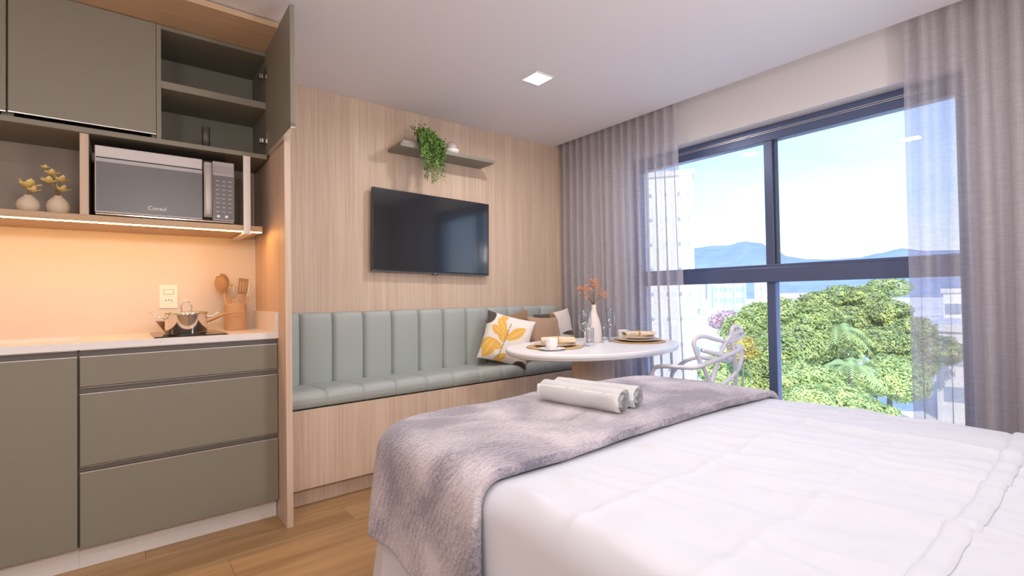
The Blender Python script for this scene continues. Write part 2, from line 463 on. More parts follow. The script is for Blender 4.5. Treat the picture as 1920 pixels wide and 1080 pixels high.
# ================================================================== upper cabinets
def carcass(t, x0, x1):
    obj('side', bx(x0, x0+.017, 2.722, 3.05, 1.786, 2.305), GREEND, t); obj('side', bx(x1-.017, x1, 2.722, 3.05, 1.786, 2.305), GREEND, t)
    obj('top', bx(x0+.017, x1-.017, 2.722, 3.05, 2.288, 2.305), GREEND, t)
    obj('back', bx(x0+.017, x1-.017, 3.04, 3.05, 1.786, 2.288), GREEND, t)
t = thing('upper_cabinet', 'closed grey green wall cabinet cut off by the left edge of the photo', 'cabinet', (-.55, 2.70, 1.786))
carcass(t, -.75, -.345)
d = obj('door', bx(-.75, -.347, 2.70, 2.72, 1.803, 2.305, bev=.0012, seg=1), GREEN, t)
obj('handle_lip', bx(-.75, -.347, 2.699, 2.707, 1.799, 1.803), ALU, d)
t = thing('upper_cabinet', 'closed grey green wall cabinet left of the open one', 'cabinet', (-.10, 2.70, 1.786))
carcass(t, -.3445, .1285)
d = obj('door', bx(-.341, .1275, 2.70, 2.72, 1.805, 2.305, bev=.0012, seg=1), GREEN, t)
obj('handle_lip', bx(-.341, .1275, 2.699, 2.707, 1.801, 1.805), ALU, d)
t = thing('upper_cabinet', 'open grey green wall cabinet with its door swung out', 'cabinet', (.36, 2.70, 1.786))
x0, x1 = .129, .5945
obj('side', bx(x0, x0+.017, 2.702, 3.05, 1.786, 2.305), GREEN, t); obj('side', bx(x1-.011, x1, 2.702, 3.05, 1.786, 2.305), GREEND, t)
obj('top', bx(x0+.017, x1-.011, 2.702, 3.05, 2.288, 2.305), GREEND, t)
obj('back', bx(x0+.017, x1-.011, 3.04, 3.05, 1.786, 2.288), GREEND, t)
obj('shelf', bx(x0+.017, x1-.011, 2.705, 3.04, 2.020, 2.053, bev=.001, seg=1), GREEN, t)
ang = math.atan2(-.010, .495)
MD = Matrix.Translation((.577, 2.698, 0)) @ Matrix.Rotation(ang, 4, 'Z')
bm = bx(0, .018, -.50, 0, 1.788, 2.315, bev=.0012, seg=1, M=MD); d = obj('door', bm, GREEN, t)
obj('handle_lip', bx(0, .018, -.50, 0, 1.784, 1.788, M=MD), ALU, d)
obj('handle_notch', bx(.0, .0185, -.5012, -.465, 1.788, 1.803, M=MD), DARKREC, d)
for z in (1.86, 2.19):
    h = obj('hinge', bx(.552, .583, 2.71, 2.75, z-.012, z+.012, bev=.003), STEEL, t)
    obj('hinge_plate', bx(-.003, 0, -.05, -.012, z-.028, z+.028, bev=.001, seg=1, M=MD), STEEL, h)
# ================================================================== open niche unit
t = thing('niche_shelf_unit', 'open oak niche shelf holding the microwave under the wall cabinets', 'shelf unit', (0, 2.70, 1.391))
obj('top_board', bx(-.75, .583, 2.70, 3.05, 1.763, 1.7855, bev=.001, seg=1), GREEN, t)
obj('bottom_board', bx(-.75, .559, 2.70, 3.05, 1.391, 1.420, bev=.001, seg=1), OAKH, t)
obj('divider', bx(-.132, -.103, 2.712, 3.04, 1.420, 1.763, bev=.001, seg=1), OAK, t)
obj('back_panel', bx(-.75, .583, 3.04, 3.05, 1.420, 1.763), GREY, t)
s = obj('led_strip', bx(-.75, .556, 2.704, 2.712, 1.3875, 1.391), LEDM, t)
t = thing('shelf_bracket', 'pale metal strap bracket hooked under the right end of the niche', 'bracket', (.49, 2.69, 1.372))
obj('strap', bx(.473, .505, 2.692, 2.6985, 1.376, 1.763, bev=.001, seg=1), mat('strap_metal', (.74, .66, .61), .4, .2), t)
obj('foot_strap', bx(.473, .505, 2.6985, 3.0, 1.376, 1.3865, bev=.001, seg=1), MATS['strap_metal'], t)

# ================================================================== microwave
t = thing('microwave_oven', 'silver microwave oven with a dark glass door in the niche', 'microwave', (.177, 2.71, 1.42))
MB_ = mat('microwave_black', (.02, .02, .02), .4)
obj('body', bx(-.085, .437, 2.724, 3.03, 1.431, 1.722, bev=.004), BLACK, t)
d = obj('door', bx(-.084, .304, 2.706, 2.724, 1.434, 1.720, bev=.003), mat('micro_steel', (.50, .46, .45), .42, .3), t)
obj('door_glass', bx(-.080, .303, 2.7045, 2.7065, 1.440, 1.663), mat('micro_glass', (.13, .125, .128), .32), d)
obj('glass_band', bx(-.080, .303, 2.7035, 2.7065, 1.651, 1.665), mat('micro_band', (.36, .34, .34), .35, .2), d)
obj('door_groove', bx(-.080, .303, 2.7035, 2.7065, 1.667, 1.672), MB_, d)
hm = bmesh.new()
def hf(u, v):
    z = 1.446+.262*v; bow = .012*math.sin(PI*v)**.5+.010
    return (.3075+.034*u, 2.706-bow+.006*(2*u-1)**4, z)
grid(hf, 6, 16, hm)
bmesh.ops.solidify(hm, geom=hm.faces[:], thickness=.006)
obj('handle', hm, mat('handle_silver', (.78, .73, .71), .38, .3), t, True)
p = obj('control_panel', bx(.344, .436, 2.706, 2.724, 1.434, 1.720, bev=.003), mat('micro_panel', (.36, .33, .33), .4, .2), t)
obj('display', bx(.350, .430, 2.7045, 2.7065, 1.664, 1.700), mat('micro_display', (.36, .32, .33), .15), p)
obj('key_field', bx(.346, .434, 2.705, 2.7065, 1.440, 1.652), mat('micro_keys', (.15, .14, .145), .25), p)
BT = mat('key_print', (.62, .6, .6), .5)
for r in range(8):
    for c in range(3):
        obj('button', bx(.358+c*.026, .372+c*.026, 2.7035, 2.7055, 1.477+r*.021, 1.4795+r*.021), BT, p)
for c in range(2):
    obj('button', bx(.362+c*.034, .374+c*.034, 2.7035, 2.7055, 1.450, 1.461), mat('key_light', (.85, .84, .82), .5), p)
obj('base_trim', bx(-.082, .434, 2.708, 2.73, 1.425, 1.433, bev=.002), mat('micro_chrome', (.75, .68, .6), .1, 1.), t)
RX = Matrix.Rotation(PI/2, 4, 'X')
text('lettering', 'Consul', .024, Matrix.Translation((.13, 2.7040, 1.468)) @ RX, mat('letter_grey', (.8, .8, .8), .5), d)
for x in (-.06, .41):
    for y in (2.75, 3.0):
        obj('foot', lathe([(0, 1.420), (.01, 1.420), (.01, 1.432), (0, 1.432)], (x, y, 0), 12), MB_, t)

# ================================================================== niche vases
def petal_bm(bm, c, yaw_, tilt, L, wd, cup=.25):
    M = Matrix.Translation(c) @ Matrix.Rotation(yaw_, 4, 'Z') @ Matrix.Rotation(-tilt, 4, 'Y')
    def f(u, v):
        w = wd*math.sin(PI*min(1, .12+.88*u))**.7*(v-.5) if u < 1 else 0
        return M @ Vector((L*u, w, cup*L*((2*v-1)**2*.5)+.12*L*u*u))
    grid(f, 5, 4, bm)
def vase(c, r, h, label, blooms):
    t = thing('bud_vase', label, 'vase', c, 'vases in the niche')
    x, y, z = c
    prof = [(0, 0), (r*.62, 0), (r*.9, h*.18), (r, h*.42), (r*.88, h*.68), (r*.55, h*.88), (r*.36, h*.95), (r*.38, h), (r*.30, h), (r*.28, h*.9), (0, h*.88)]
    obj('body', lathe(prof, c, 28), CREAM, t, True)
    for (dx, dy, dz, sz) in blooms:
        top = Vector((x+dx, y+dy, z+dz))
        st = obj('stem', tube([(x, y, z+h*.9), (x+dx*.3, y+dy*.3, z+h+(dz-h)*.5), top], .0016, 6), mat('stem_brown', lin((120, 90, 40)), .7), t)
        fb = bmesh.new()
        for i in range(6):
            petal_bm(fb, top, i*PI/3+dx*9, .25+.5*(i % 2), sz, sz*.75)
        obj('blossom', fb, mat('yellow_petal', lin((236, 206, 130)), .6, var=((60, 60, 60), .15, 2)), st, True)
vase((-.292, 2.775, 1.42), .037, .072, 'smaller round cream vase with one wide yellow bloom, left in the niche', [(.0, 0, .10, .045), (.012, .0, .086, .03)])
vase((-.203, 2.785, 1.42), .039, .080, 'rounder cream vase with a tall stem of yellow blooms, next to the oak divider', [(.012, 0, .100, .032), (.008, .0, .140, .034), (-.022, .0, .165, .030), (-.03, 0, .130, .034), (-.04, 0, .19, .018)])
# tumbler in the open cabinet
tag(obj('glass_tumbler', lathe([(0, 1.786), (.017, 1.786), (.0185, 1.885), (.0170, 1.885), (.0155, 1.793), (0, 1.792)], (.322, 2.735, 0), 24), CRYST, None, True), 'clear narrow tumbler alone in the open wall cabinet', 'glass')

# ================================================================== cooktop, pots, crock
t = thing('cooktop', 'black glass cooktop set on the worktop', 'cooktop', (.25, 2.72, .895))
obj('glass_plate', bx(.112, .385, 2.575, 3.0, .8955, .900, bev=.001, seg=1), mat('black_ceramic_glass', (.03, .026, .024), .06), t)
for (y, r) in ((2.69, .085), (2.90, .065)):
    obj('burner_ring', lathe([(r-.003, .9002), (r-.003, .9008), (r, .9008), (r, .9002)], (.25, y, 0), 40), mat('ring_print', (.25, .24, .23), .4), t)
t = thing('stock_pot', 'shiny steel lidded pot with two wire handles on the cooktop', 'pot', (.236, 2.69, .9005))
obj('body', lathe([(0, 0), (.078, 0), (.081, .004), (.081, .090), (.083, .093), (.080, .094), (.078, .006), (0, .006)], (.236, 2.69, .9008), 48), STEEL, t, True)
l = obj('lid', lathe([(.084, .094), (.085, .098), (.06, .103), (0, .107), (0, .103), (.06, .099), (.082, .0945)], (.236, 2.69, .9008), 48), STEEL, t, True)
c = Vector((.236, 2.69, 1.006))
obj('lid_handle', tube([c+Vector((-.017, 0, -.003)), c+Vector((-.020, 0, .022)), c+Vector((-.010, 0, .042)), c+Vector((.010, 0, .042)), c+Vector((.020, 0, .022)), c+Vector((.017, 0, -.003))], .0034, 8), STEEL, l, True)
for s in (-1, 1):
    a = c+Vector((s*.078, 0, -.030))
    obj('handle', tube([a+Vector((0, -.03, -.002)), a+Vector((s*.022, -.030, .006)), a+Vector((s*.052, -.016, .022)), a+Vector((s*.052, .016, .022)), a+Vector((s*.022, .030, .006)), a+Vector((0, .03, -.002))], .0033, 8), STEEL, t, True)
t = thing('saucepan', 'small brown flared saucepan half hidden behind the steel pot', 'pan', (.235, 2.86, .9005))
TAUPE = mat('taupe_enamel', lin((150, 120, 92)), .4)
obj('body', lathe([(0, 0), (.066, 0), (.070, .004), (.104, .054), (.107, .056), (.102, .055), (.066, .007), (0, .006)], (.235, 2.886, .9010), 40), TAUPE, t, True)
obj('handle', tube([(.328, 2.845, .945), (.365, 2.83, .962), (.41, 2.81, .985), (.455, 2.79, .990), (.490, 2.775, .994)], [.007, .010, .009, .008, .006], 10, flat=.6), mat('taupe_handle', lin((196, 150, 104)), .5), t, True)
t = thing('utensil_crock', 'round beige ceramic crock full of utensils in the worktop corner', 'crock', (.478, 2.955, .895))
obj('body', lathe([(0, 0), (.050, 0), (.052, .003), (.052, .134), (.0535, .138), (.050, .140), (.048, .136), (.047, .008), (0, .007)], (.478, 2.955, .8955), 36), mat('beige_crock', lin((206, 172, 138)), .6), t, True)
def utensil(name, label, foot, top, mk):
    f, tp = Vector(foot), Vector(top)
    t = thing(name, label, 'utensil', foot, 'utensils in the crock')
    obj('handle', tube([f, f+(tp-f)*.5, tp], [.005, .0055, .004], 8), mat('light_wood_handle', lin((214, 170, 120)), .6), t, True)
    mk(t, tp, (tp-f).normalized())
def along(p, d, face=0.):
    z = d.normalized(); x = Vector((1, 0, 0)); x = (x-z*x.dot(z)).normalized(); y = z.cross(x)
    return Matrix.Translation(p) @ Matrix((x, y, z)).transposed().to_4x4() @ Matrix.Rotation(face, 4, 'Z')
KH = mat('khaki_silicone', lin((150, 122, 92)), .55)
def spoon(w, L, mt, cup=.35):
    def mk(t, p, d):
        bm = bmesh.new()
        M = along(p, d)
        def f(u, v):
            ww = w*math.sin(PI*(.08+.84*u))**.6*(2*v-1)*.5
            return M @ Vector((ww, cup*w*(((2*v-1)**2)-1)*math.sin(PI*u)*.5, L*u))
        grid(f, 10, 6, bm); bmesh.ops.solidify(bm, geom=bm.faces[:], thickness=.0025)
        obj('bowl', bm, mt, t, True)
    return mk
def slotted(t, p, d):
    bm = bmesh.new(); M = along(p, d)
    for i in range(4):
        x = -.021+i*.0125; box(bm, x, x+.0075, -.0012, .0012, .006, .072, M=M)
    box(bm, -.022, .0245, -.0012, .0012, 0, .010, M=M); box(bm, -.022, .0245, -.0012, .0012, .068, .085, M=M)
    obj('blade', bm, KH, t)
def whisk(t, p, d):
    M = along(p, d)
    for i in range(4):
        a = i*PI/4; pts = []
        for kk in range(9):
            s = kk/8*2*PI; rr = .024*math.sin(s/2*2) if True else 0
            pts.append(M @ Vector((rr*math.cos(a), rr*math.sin(a), .075*(1-math.cos(s))/2*1.0)))
        obj('wire', tube(pts, .0011, 6), BSTEEL, t, True)
def hook(t, p, d):
    bm = tube([p, p+d*.03, p+d*.055+Vector((-.010, 0, 0)), p+d*.062+Vector((-.03, 0, .002))], [.005, .009, .012, .008], 10, flat=.5)
    obj('head', bm, KH, t, True)
def tongs(t, p, d):
    for s in (-1, 1):
        bm = bmesh.new(); M = along(p+Vector((s*.004, 0, 0)), d)
        box(bm, -.006, .006, -.001, .001, 0, .075, M=M)
        for i in range(4): box(bm, .006, .010, -.001, .001, .03+i*.012, .036+i*.012, M=M)
        obj('jaw', bm, mat('tong_steel', (.8, .72, .62), .3, .6), t)
utensil('serving_spoon', 'large pale serving spoon leaning out left of the crock', (.462, 2.95, .905), (.425, 2.955, 1.085), spoon(.062, .098, mat('pale_silicone', lin((206, 172, 138)), .6), .5))
utensil('ladle', 'dark hooked ladle standing behind the whisk in the crock', (.470, 2.965, .905), (.448, 2.975, 1.125), hook)
utensil('whisk', 'wire balloon whisk in the middle of the crock', (.472, 2.945, .905), (.464, 2.935, 1.06), whisk)
utensil('slotted_turner', 'brown slotted turner leaning right in the crock', (.49, 2.965, .905), (.512, 2.975, 1.085), slotted)
utensil('serrated_tongs', 'light toothed tongs, farthest right of the crock utensils', (.495, 2.945, .905), (.535, 2.935, 1.07), tongs)
# wall outlet
t = thing('wall_outlet', 'white wall plate with a switch and a three pin socket above the worktop', 'outlet', (.192, 3.055, 1.076))
PW = mat('outlet_white', (.86, .83, .78), .4)
obj('plate', bx(.153, .231, 3.0478, 3.0549, 1.016, 1.136, bev=.002), PW, t)
obj('rocker', bx(.172, .212, 3.0455, 3.0485, 1.089, 1.110, bev=.001), PW, t)
so = obj('socket', bx(.172, .212, 3.0462, 3.0485, 1.043, 1.072, bev=.001), PW, t)
obj('rocker_gap', bx(.170, .214, 3.0472, 3.048, 1.087, 1.112), mat('outlet_gap', (.35, .27, .2), .6), t)
for x, z in ((.181, 1.056), (.192, 1.059), (.203, 1.056)):
    obj('pin_hole', lathe([(0, 0), (.0028, 0), (.0028, .0006), (0, .0006)], (0, 0, 0), 10, M=Matrix.Translation((x, 3.0463, z)) @ Matrix.Rotation(PI/2, 4, 'X')), BLACK, so)

# ================================================================== bench
t = thing('banquette_bench', 'long oak bench with sage green padded seat and channelled backrest', 'bench', (1.78, 2.6, 0))
obj('front_panel', bx(.6232, 2.93, 2.60, 2.62, .092, .490, bev=.001, seg=1), OAK, t)
obj('plinth', bx(.6232, 2.93, 2.645, 2.66, 0, .092), OAK, t)
obj('seat_base', bx(.6232, 2.93, 2.62, 3.07, .44, .488), OAK, t)
obj('shadow_gap', bx(.6232, 2.93, 2.603, 2.64, .486, .492), BLACK, t)
sx_ = [.6235, .833, 1.033, 1.228, 1.423, 1.612, 1.802, 1.992, 2.18, 2.37, 2.56, 2.75, 2.93]
for a, b in zip(sx_, sx_[1:]):
    def sf(u, v, a=a, b=b):
        x = a+(b-a)*u
        puff = (1-.25*abs(2*u-1)**2-.75*abs(2*u-1)**14)
        dx = .0
        # profile along v: front bottom -> rounded nose -> top -> back
        P = [(2.612, .493), (2.600, .500), (2.592, .520), (2.591, .545), (2.600, .567), (2.622, .579), (2.66, .581), (2.75, .576), (2.85, .570), (2.94, .565)]
        f = v*(len(P)-1); i = min(int(f), len(P)-2); w = f-i
        y = P[i][0]*(1-w)+P[i+1][0]*w; z = P[i][1]*(1-w)+P[i+1][1]*w
        k = 1-.007*(1-puff)/.007*.007
        nrm = (Vector((0, y-2.70, z-.47))).normalized()
        off = .011*puff-.011
        return (x, y+nrm.y*off, z+nrm.z*off)
    bm = grid(sf, 26, 27)
    obj('seat_segment', bm, SAGE, t, True)
bs = [.6235, .802, .988, 1.178, 1.366, 1.558, 1.744, 1.932, 2.124, 2.310, 2.480, 2.650, 2.83]
for a, b in zip(bs, bs[1:]):
    def bf(u, v, a=a, b=b):
        # u across channel, v from back-top over the top edge down the front
        x = a+(b-a)*(.002+.996*u)
        c_ = 1-.35*abs(2*u-1)**2-.65*abs(2*u-1)**12
        P = [(3.07, .955), (3.03, .966), (2.975, .973), (2.945, .968), (2.932, .950), (2.928, .90), (2.928, .80), (2.93, .70), (2.932, .60), (2.935, .545)]
        f = v*(len(P)-1); i = min(int(f), len(P)-2); w = f-i
        y = P[i][0]*(1-w)+P[i+1][0]*w; z = P[i][1]*(1-w)+P[i+1][1]*w
        kk = min(1, v*3)
        return (x, y+.032*(1-c_)*kk, z-.008*(1-c_)*(1-v))
    obj('back_channel', grid(bf, 30, 27), SAGE, t, True)
obj('back_board', bx(.6235, 2.93, 3.0, 3.07, .49, .945), SAGE, t)

# ================================================================== television and wall shelf
t = thing('television', 'black flat television mounted on the oak wall', 'television', (1.735, 3.03, 1.49))
MT = Matrix.Translation((1.735, 3.035, 1.490)) @ Matrix.Rotation(math.radians(1.2), 4, 'Y')
obj('casing', bx(-.465, .465, -.012, .012, -.272, .275, bev=.003, M=MT), TVB, t)
obj('screen', bx(-.457, .457, -.0135, -.0115, -.258, .267, M=MT), SCREEN, t)
obj('rear_box', bx(-.30, .30, .012, .036, -.22, .10, M=MT), TVB, t)
obj('edge_trim', bx(-.465, .465, -.0145, -.0115, -.272, -.2695, M=MT), mat('tv_edge', (.22, .23, .25), .3, .5), t)
obj('logo_tab', bx(-.022, .022, -.0150, -.010, -.283, -.270, bev=.002, M=MT), TVB, t)
text('lettering', 'LG', .013, MT @ Matrix.Translation((0, -.0152, -.2745)) @ RX, mat('tv_letter', (.75, .75, .76), .4), t, .0003)
t = thing('wall_shelf', 'thin sage green floating shelf above the television', 'shelf', (1.79, 3.0, 2.03))
obj('board', bx(1.408, 2.163, 2.882, 3.075, 2.03, 2.052, bev=.001, seg=1), SAGED, t)
t = thing('trailing_plant', 'green trailing plant spilling from a pot over the wall shelf', 'plant', (1.64, 2.97, 2.0525))
obj('pot', lathe([(0, 0), (.038, 0), (.050, .085), (.052, .088), (.047, .088), (.045, .075), (0, .075)], (1.63, 2.975, 2.0525), 24), mat('dark_pot', (.06, .06, .05), .6), t, True)
fol = bmesh.new(); stems = bmesh.new()
rg = random.Random(3)
def leaf(bm, p, s, d=None):
    n = Vector((rg.uniform(-1, 1), rg.uniform(-1.4, .2), rg.uniform(-.6, 1))).normalized()
    a = n.orthogonal().normalized(); a.rotate(__import__('mathutils').Quaternion(n, rg.uniform(0, 6.3))); b = n.cross(a)
    q = [bm.verts.new(p+a*s), bm.verts.new(p+b*s*.55+n*s*.12), bm.verts.new(p-a*s), bm.verts.new(p-b*s*.55+n*s*.12)]
    bm.faces.new(q)
for i in range(46):
    x = rg.uniform(1.565, 1.725) if i > 10 else rg.uniform(1.53, 1.72)
    L = rg.uniform(.05, .24)*(1-.6*abs(x-1.64)/.12*.4)
    y = rg.uniform(2.845, 2.878)
    pts = [(1.63+rg.uniform(-.03, .03), 2.965, 2.13), (1.62+(x-1.64)*.5, 2.93, 2.155+rg.uniform(-.02, .03)), (x-.01, y+.01, 2.10), (x, y-.004, 2.03-L*.2), (x+rg.uniform(-.008, .008), y, 2.03-L)]
    P = spline(pts, 10)
    tube(pts, .0009, 4, stems, n=6)
    for p in P[8:]:
        for kk in range(2 if p.z < 2.0 else 4):
            leaf(fol, p+Vector((rg.uniform(-.012, .012), rg.uniform(-.010, .006), rg.uniform(-.006, .006))), rg.uniform(.0055, .0085) if p.z < 2.0 else rg.uniform(.007, .011))
for i in range(520):
    u = rg.random(); p = Vector((1.555+.15*u+rg.gauss(0, .018), 2.93+rg.gauss(0, .03), 2.175-.075*u+rg.gauss(0, .018)))
    p.y = min(p.y, 3.05)
    leaf(fol, p, rg.uniform(.008, .013))
for i in range(420):
    p = Vector((1.64+rg.uniform(-.085, .09), 2.868+rg.gauss(0, .010), rg.uniform(1.985, 2.11)))
    leaf(fol, p, rg.uniform(.007, .011))
obj('stems', stems, mat('plant_stem', lin((96, 120, 60)), .7), t)['kind'] = 'stuff'
lm = mat('plant_leaf', lin((104, 140, 62)), .5, var=((35, 35, 35), .55, 2))
obj('foliage', fol, lm, t)['kind'] = 'stuff'
tag(obj('decor_tray', bx(1.432, 1.56, 2.905, 2.99, 2.0525, 2.080, bev=.006), mat('speckled_grey', lin((172, 160, 150)), .8, var=((160, 160, 160), .35, 2)), None), 'small speckled grey block beside the plant on the wall shelf', 'ornament')
t = thing('bowl_ornament', 'small white bowl holding a glass globe at the right of the shelf plant', 'ornament', (1.83, 2.95, 2.0525))
obj('bowl', lathe([(0, 0), (.028, 0), (.048, .018), (.056, .038), (.053, .038), (.044, .020), (0, .006)], (1.835, 2.955, 2.0525), 28), CERAM, t, True)
gm = bmesh.new(); bmesh.ops.create_icosphere(gm, subdivisions=3, radius=.046, matrix=Matrix.Translation((1.835, 2.955, 2.105)))
obj('globe', gm, mat('globe_glass', (.62, .55, .50), .15, .3, bump=((90, 90, 90), .8, .01)), t, True)

# ================================================================== cushions on the bench
def pillow(name, label, c, w, h, th, rz, tilt, rollz, m, printer=None, n=44):
    M = Matrix.Translation(c) @ Matrix.Rotation(rz, 4, 'Z') @ Matrix.Rotation(tilt, 4, 'X') @ Matrix.Rotation(rollz, 4, 'Y')
    bm = bmesh.new(); lay = bm.loops.layers.float_color.new('print') if printer else None
    rows = {}
    for s in (-1, 1):
        for i in range(n+1):
            for j in range(n+1):
                u, v = 2*i/n-1, 2*j/n-1
                edge = i in (0, n) or j in (0, n)
                if s == 1 and edge: rows[(s, i, j)] = rows[(-1, i, j)]; continue
                pin = 1-.07*(1-u*u)*(abs(v)**3); pin2 = 1-.07*(1-v*v)*(abs(u)**3)
                hgt = th*.5*((1-u**4)*(1-v**4))**.55
                wr = .004*noise.noise(Vector((u*3+c[0]*9, v*3, s*2.)))
                p = Vector((u*w*.5*pin2, s*(hgt+wr*(0 if edge else 1)), v*h*.5*pin))
                rows[(s, i, j)] = bm.verts.new(M @ p)
    for s in (-1, 1):
        for i in range(n):
            for j in range(n):
                q = [(i, j), (i+1, j), (i+1, j+1), (i, j+1)]
                if s == 1: q = q[::-1]
                try: f = bm.faces.new([rows[(s, *a)] for a in q])
                except ValueError: continue
                if printer:
                    for lp, a in zip(f.loops, q):
                        lp[lay] = (*printer(2*a[0]/n-1, 2*a[1]/n-1), 1)
    o = obj(name, bm, m, None, True, loc=c)
    return tag(o, label, 'cushion', None)
YEL = lin((228, 178, 84)); YEL2 = lin((240, 196, 110)); PW2 = lin((232, 222, 214)); DK = lin((78, 70, 66)); GR = lin((150, 136, 110))
def in_leaf(u, v, x, y, a, L, W):
    dx, dy = u-x, v-y
    s = dx*math.cos(a)+dy*math.sin(a); t = -dx*math.sin(a)+dy*math.cos(a)
    if s < 0 or s > L: return None
    w = W*math.sin(PI*s/L)**.8
    return abs(t)/w if abs(t) < w else None
def print_a(u, v):
    c = PW2
    if (u+.95)**2/.10+(v-.82)**2/.16 < 1: c = DK
    if (u-.75)**2/.10+(v+1.0)**2/.05 < 1: c = DK
    for L in ((-.15, -.25, 1.75, .75, .22), (-.2, .05, 2.6, .62, .17), (-.15, .25, 2.2, .62, .17), (-.05, -.1, .75, .95, .2), (-.1, -.45, 2.9, .8, .2),
              (.35, -.55, .5, .75, .2), (-.8, -.95, 1.2, .85, .26), (-1.0, -.6, .9, .6, .2), (-.35, -1.05, .75, .6, .15), (-.3, .6, 1.5, .4, .14)):
        q = in_leaf(u, v, *L)
        if q is not None: c = YEL2 if q < .14 else YEL
    if abs(u+.12-.15*(v+.3)) < .018 and -.9 < v < .6: c = GR
    return c
def print_b(u, v):
    c = PW2
    if (u+.75)**2/.25+(v-.85)**2/.10 < 1: c = DK
    if (u+.15)**2/.02+(v-.85)**2/.08 < 1: c = lin((150, 110, 70))
    q = in_leaf(u, v, .3, -.35, -.15, 1.0, .26)
    if q is not None: c = YEL2 if q < .1 else YEL
    for L in ((.1, -.02, -.1, 1.1, .10), (.1, -.75, .12, 1.0, .12)):
        if in_leaf(u, v, *L) is not None: c = DK
    return c
PRN = attr_mat('printed_cotton')
BRN = mat('brown_linen', lin((146, 116, 84)), .85, sheen=.2, bump=((300, 300, 300), .2, .001))
TAN = mat('tan_linen', lin((172, 140, 114)), .85, sheen=.2, bump=((300, 300, 300), .2, .001))
pillow('printed_cushion', 'white cushion printed with yellow leaves, leaning at the near end of the bench cushions', (2.105, 2.700, .748), .35, .35, .12, math.radians(-30), math.radians(-16), math.radians(16), PRN, print_a, 90)
pillow('plain_cushion', 'dark brown plain cushion behind the yellow leaf print', (2.27, 2.838, .742), .38, .36, .10, math.radians(-6), math.radians(-10), math.radians(-10), BRN)
pillow('small_cushion', 'smaller light tan cushion in front of the second printed one', (2.47, 2.705, .738), .32, .32, .11, math.radians(4), math.radians(-14), math.radians(4), TAN)
pillow('printed_cushion', 'printed cushion with a dark corner, in the bench corner behind the wine glass', (2.71, 2.838, .742), .40, .37, .10, math.radians(2), math.radians(-9), math.radians(-6), PRN, print_b, 90)

# ================================================================== table
t = thing('dining_table', 'oval white topped table on an oak column', 'table', (2.32, 2.07, 0))
tm = bmesh.new()
prof = [(.955, .700), (.985, .706), (1.0, .722), (1.0, .733), (.992, .740)]
N = 96; rings = []
for s, z in prof:
    rings.append([tm.verts.new((2.31+.615*s*math.cos(2*PI*i/N), 2.07+.44*(1-(1-s)*1.4)*math.sin(2*PI*i/N), z)) for i in range(N)])
for a, b in zip(rings, rings[1:]):
    for i in range(N): tm.faces.new((a[i], a[(i+1) % N], b[(i+1) % N], b[i]))
tm.faces.new(rings[0][::-1]); tm.faces.new(rings[-1])
obj('tabletop', tm, mat('table_white', (.83, .82, .83), .35), t)
cmn = []
for i in range(17): cmn.append((2.385+.082*math.cos(-PI/2+PI*i/16), 2.085+.082*math.sin(-PI/2+PI*i/16)))
for i in range(17): cmn.append((2.235+.082*math.cos(PI/2+PI*i/16), 2.085+.082*math.sin(PI/2+PI*i/16)))
obj('column', prism(cmn, 0, .700, 'z'), OAK, t)
TZ = .7402
# --- place settings
MATW = mat('woven_placemat', lin((196, 164, 120)), .9, var=((120, 120, 120), .25, 2), bump=((260, 260, 260), .5, .002))
def placemat(c, r, label):
    bm = lathe([(0, 0), (r, 0), (r+.002, .002), (r, .004), (0, .004)], (c[0], c[1], TZ), 56)
    tt = thing('placemat', label, 'placemat', (c[0], c[1], TZ), 'round placemats')
    obj('disc', bm, MATW, tt)
    for i in range(6):
        rr = r*(.25+.15*i)
        bm = bmesh.new(); seg = 56; k6 = []
        for a in range(seg):
            th = 2*PI*a/seg
            k6.append([bm.verts.new((c[0]+(rr+.0045*math.cos(f))*math.cos(th), c[1]+(rr+.0045*math.cos(f))*math.sin(th), TZ+.0035+.0022*math.sin(f))) for f in (0, PI/2, PI)])
        for a in range(seg):
            p, q = k6[a], k6[(a+1) % seg]
            for b in range(2): bm.faces.new((p[b], q[b], q[b+1], p[b+1]))
        obj('braid', bm, MATW, tt, True)
PA, PB = (2.03, 2.14), (2.64, 1.985)
placemat(PA, .165, 'round woven placemat under the cup and napkin, nearer the bench cushions')
placemat(PB, .165, 'round woven placemat under the stacked plates at the window end')
def plate(c, r, z, label, m):
    return tag(obj('plate', lathe([(0, 0), (r*.6, 0), (r*.7, .004), (r, .013), (r*1.005, .0145), (r*.985, .0155), (r*.68, .0068), (0, .0042)], (c[0], c[1], z), 48), m, None, True, ), label, 'plate')
RIMB = mat('stoneware', lin((226, 206, 182)), .35)
zA = TZ+.0062
plate((PA[0]+.015, PA[1]+.01), .125, zA, 'cream dinner plate under the napkin, at the bench end of the table', RIMB)
plate(PB, .135, zA, 'large stoneware dinner plate at the bottom of the stack of two', RIMB)
plate(PB, .105, zA+.0158, 'smaller side plate on top of the stack of two', RIMB)
def cup(c, z, ang, label):
    tt = thing('coffee_cup', label, 'cup', (c[0], c[1], z), 'coffee cups')
    obj('body', lathe([(0, 0), (.024, 0), (.027, .003), (.035, .030), (.037, .058), (.0375, .060), (.0355, .060), (.0335, .032), (.024, .006), (0, .005)], (c[0], c[1], z), 36), CERAM, tt, True)
    d = Vector((math.cos(ang), math.sin(ang), 0)); o_ = Vector((c[0], c[1], z))
    obj('handle', tube([o_+d*.033+Vector((0, 0, .016)), o_+d*.050+Vector((0, 0, .018)), o_+d*.060+Vector((0, 0, .034)), o_+d*.050+Vector((0, 0, .049)), o_+d*.035+Vector((0, 0, .048))], .0036, 8), CERAM, tt, True)
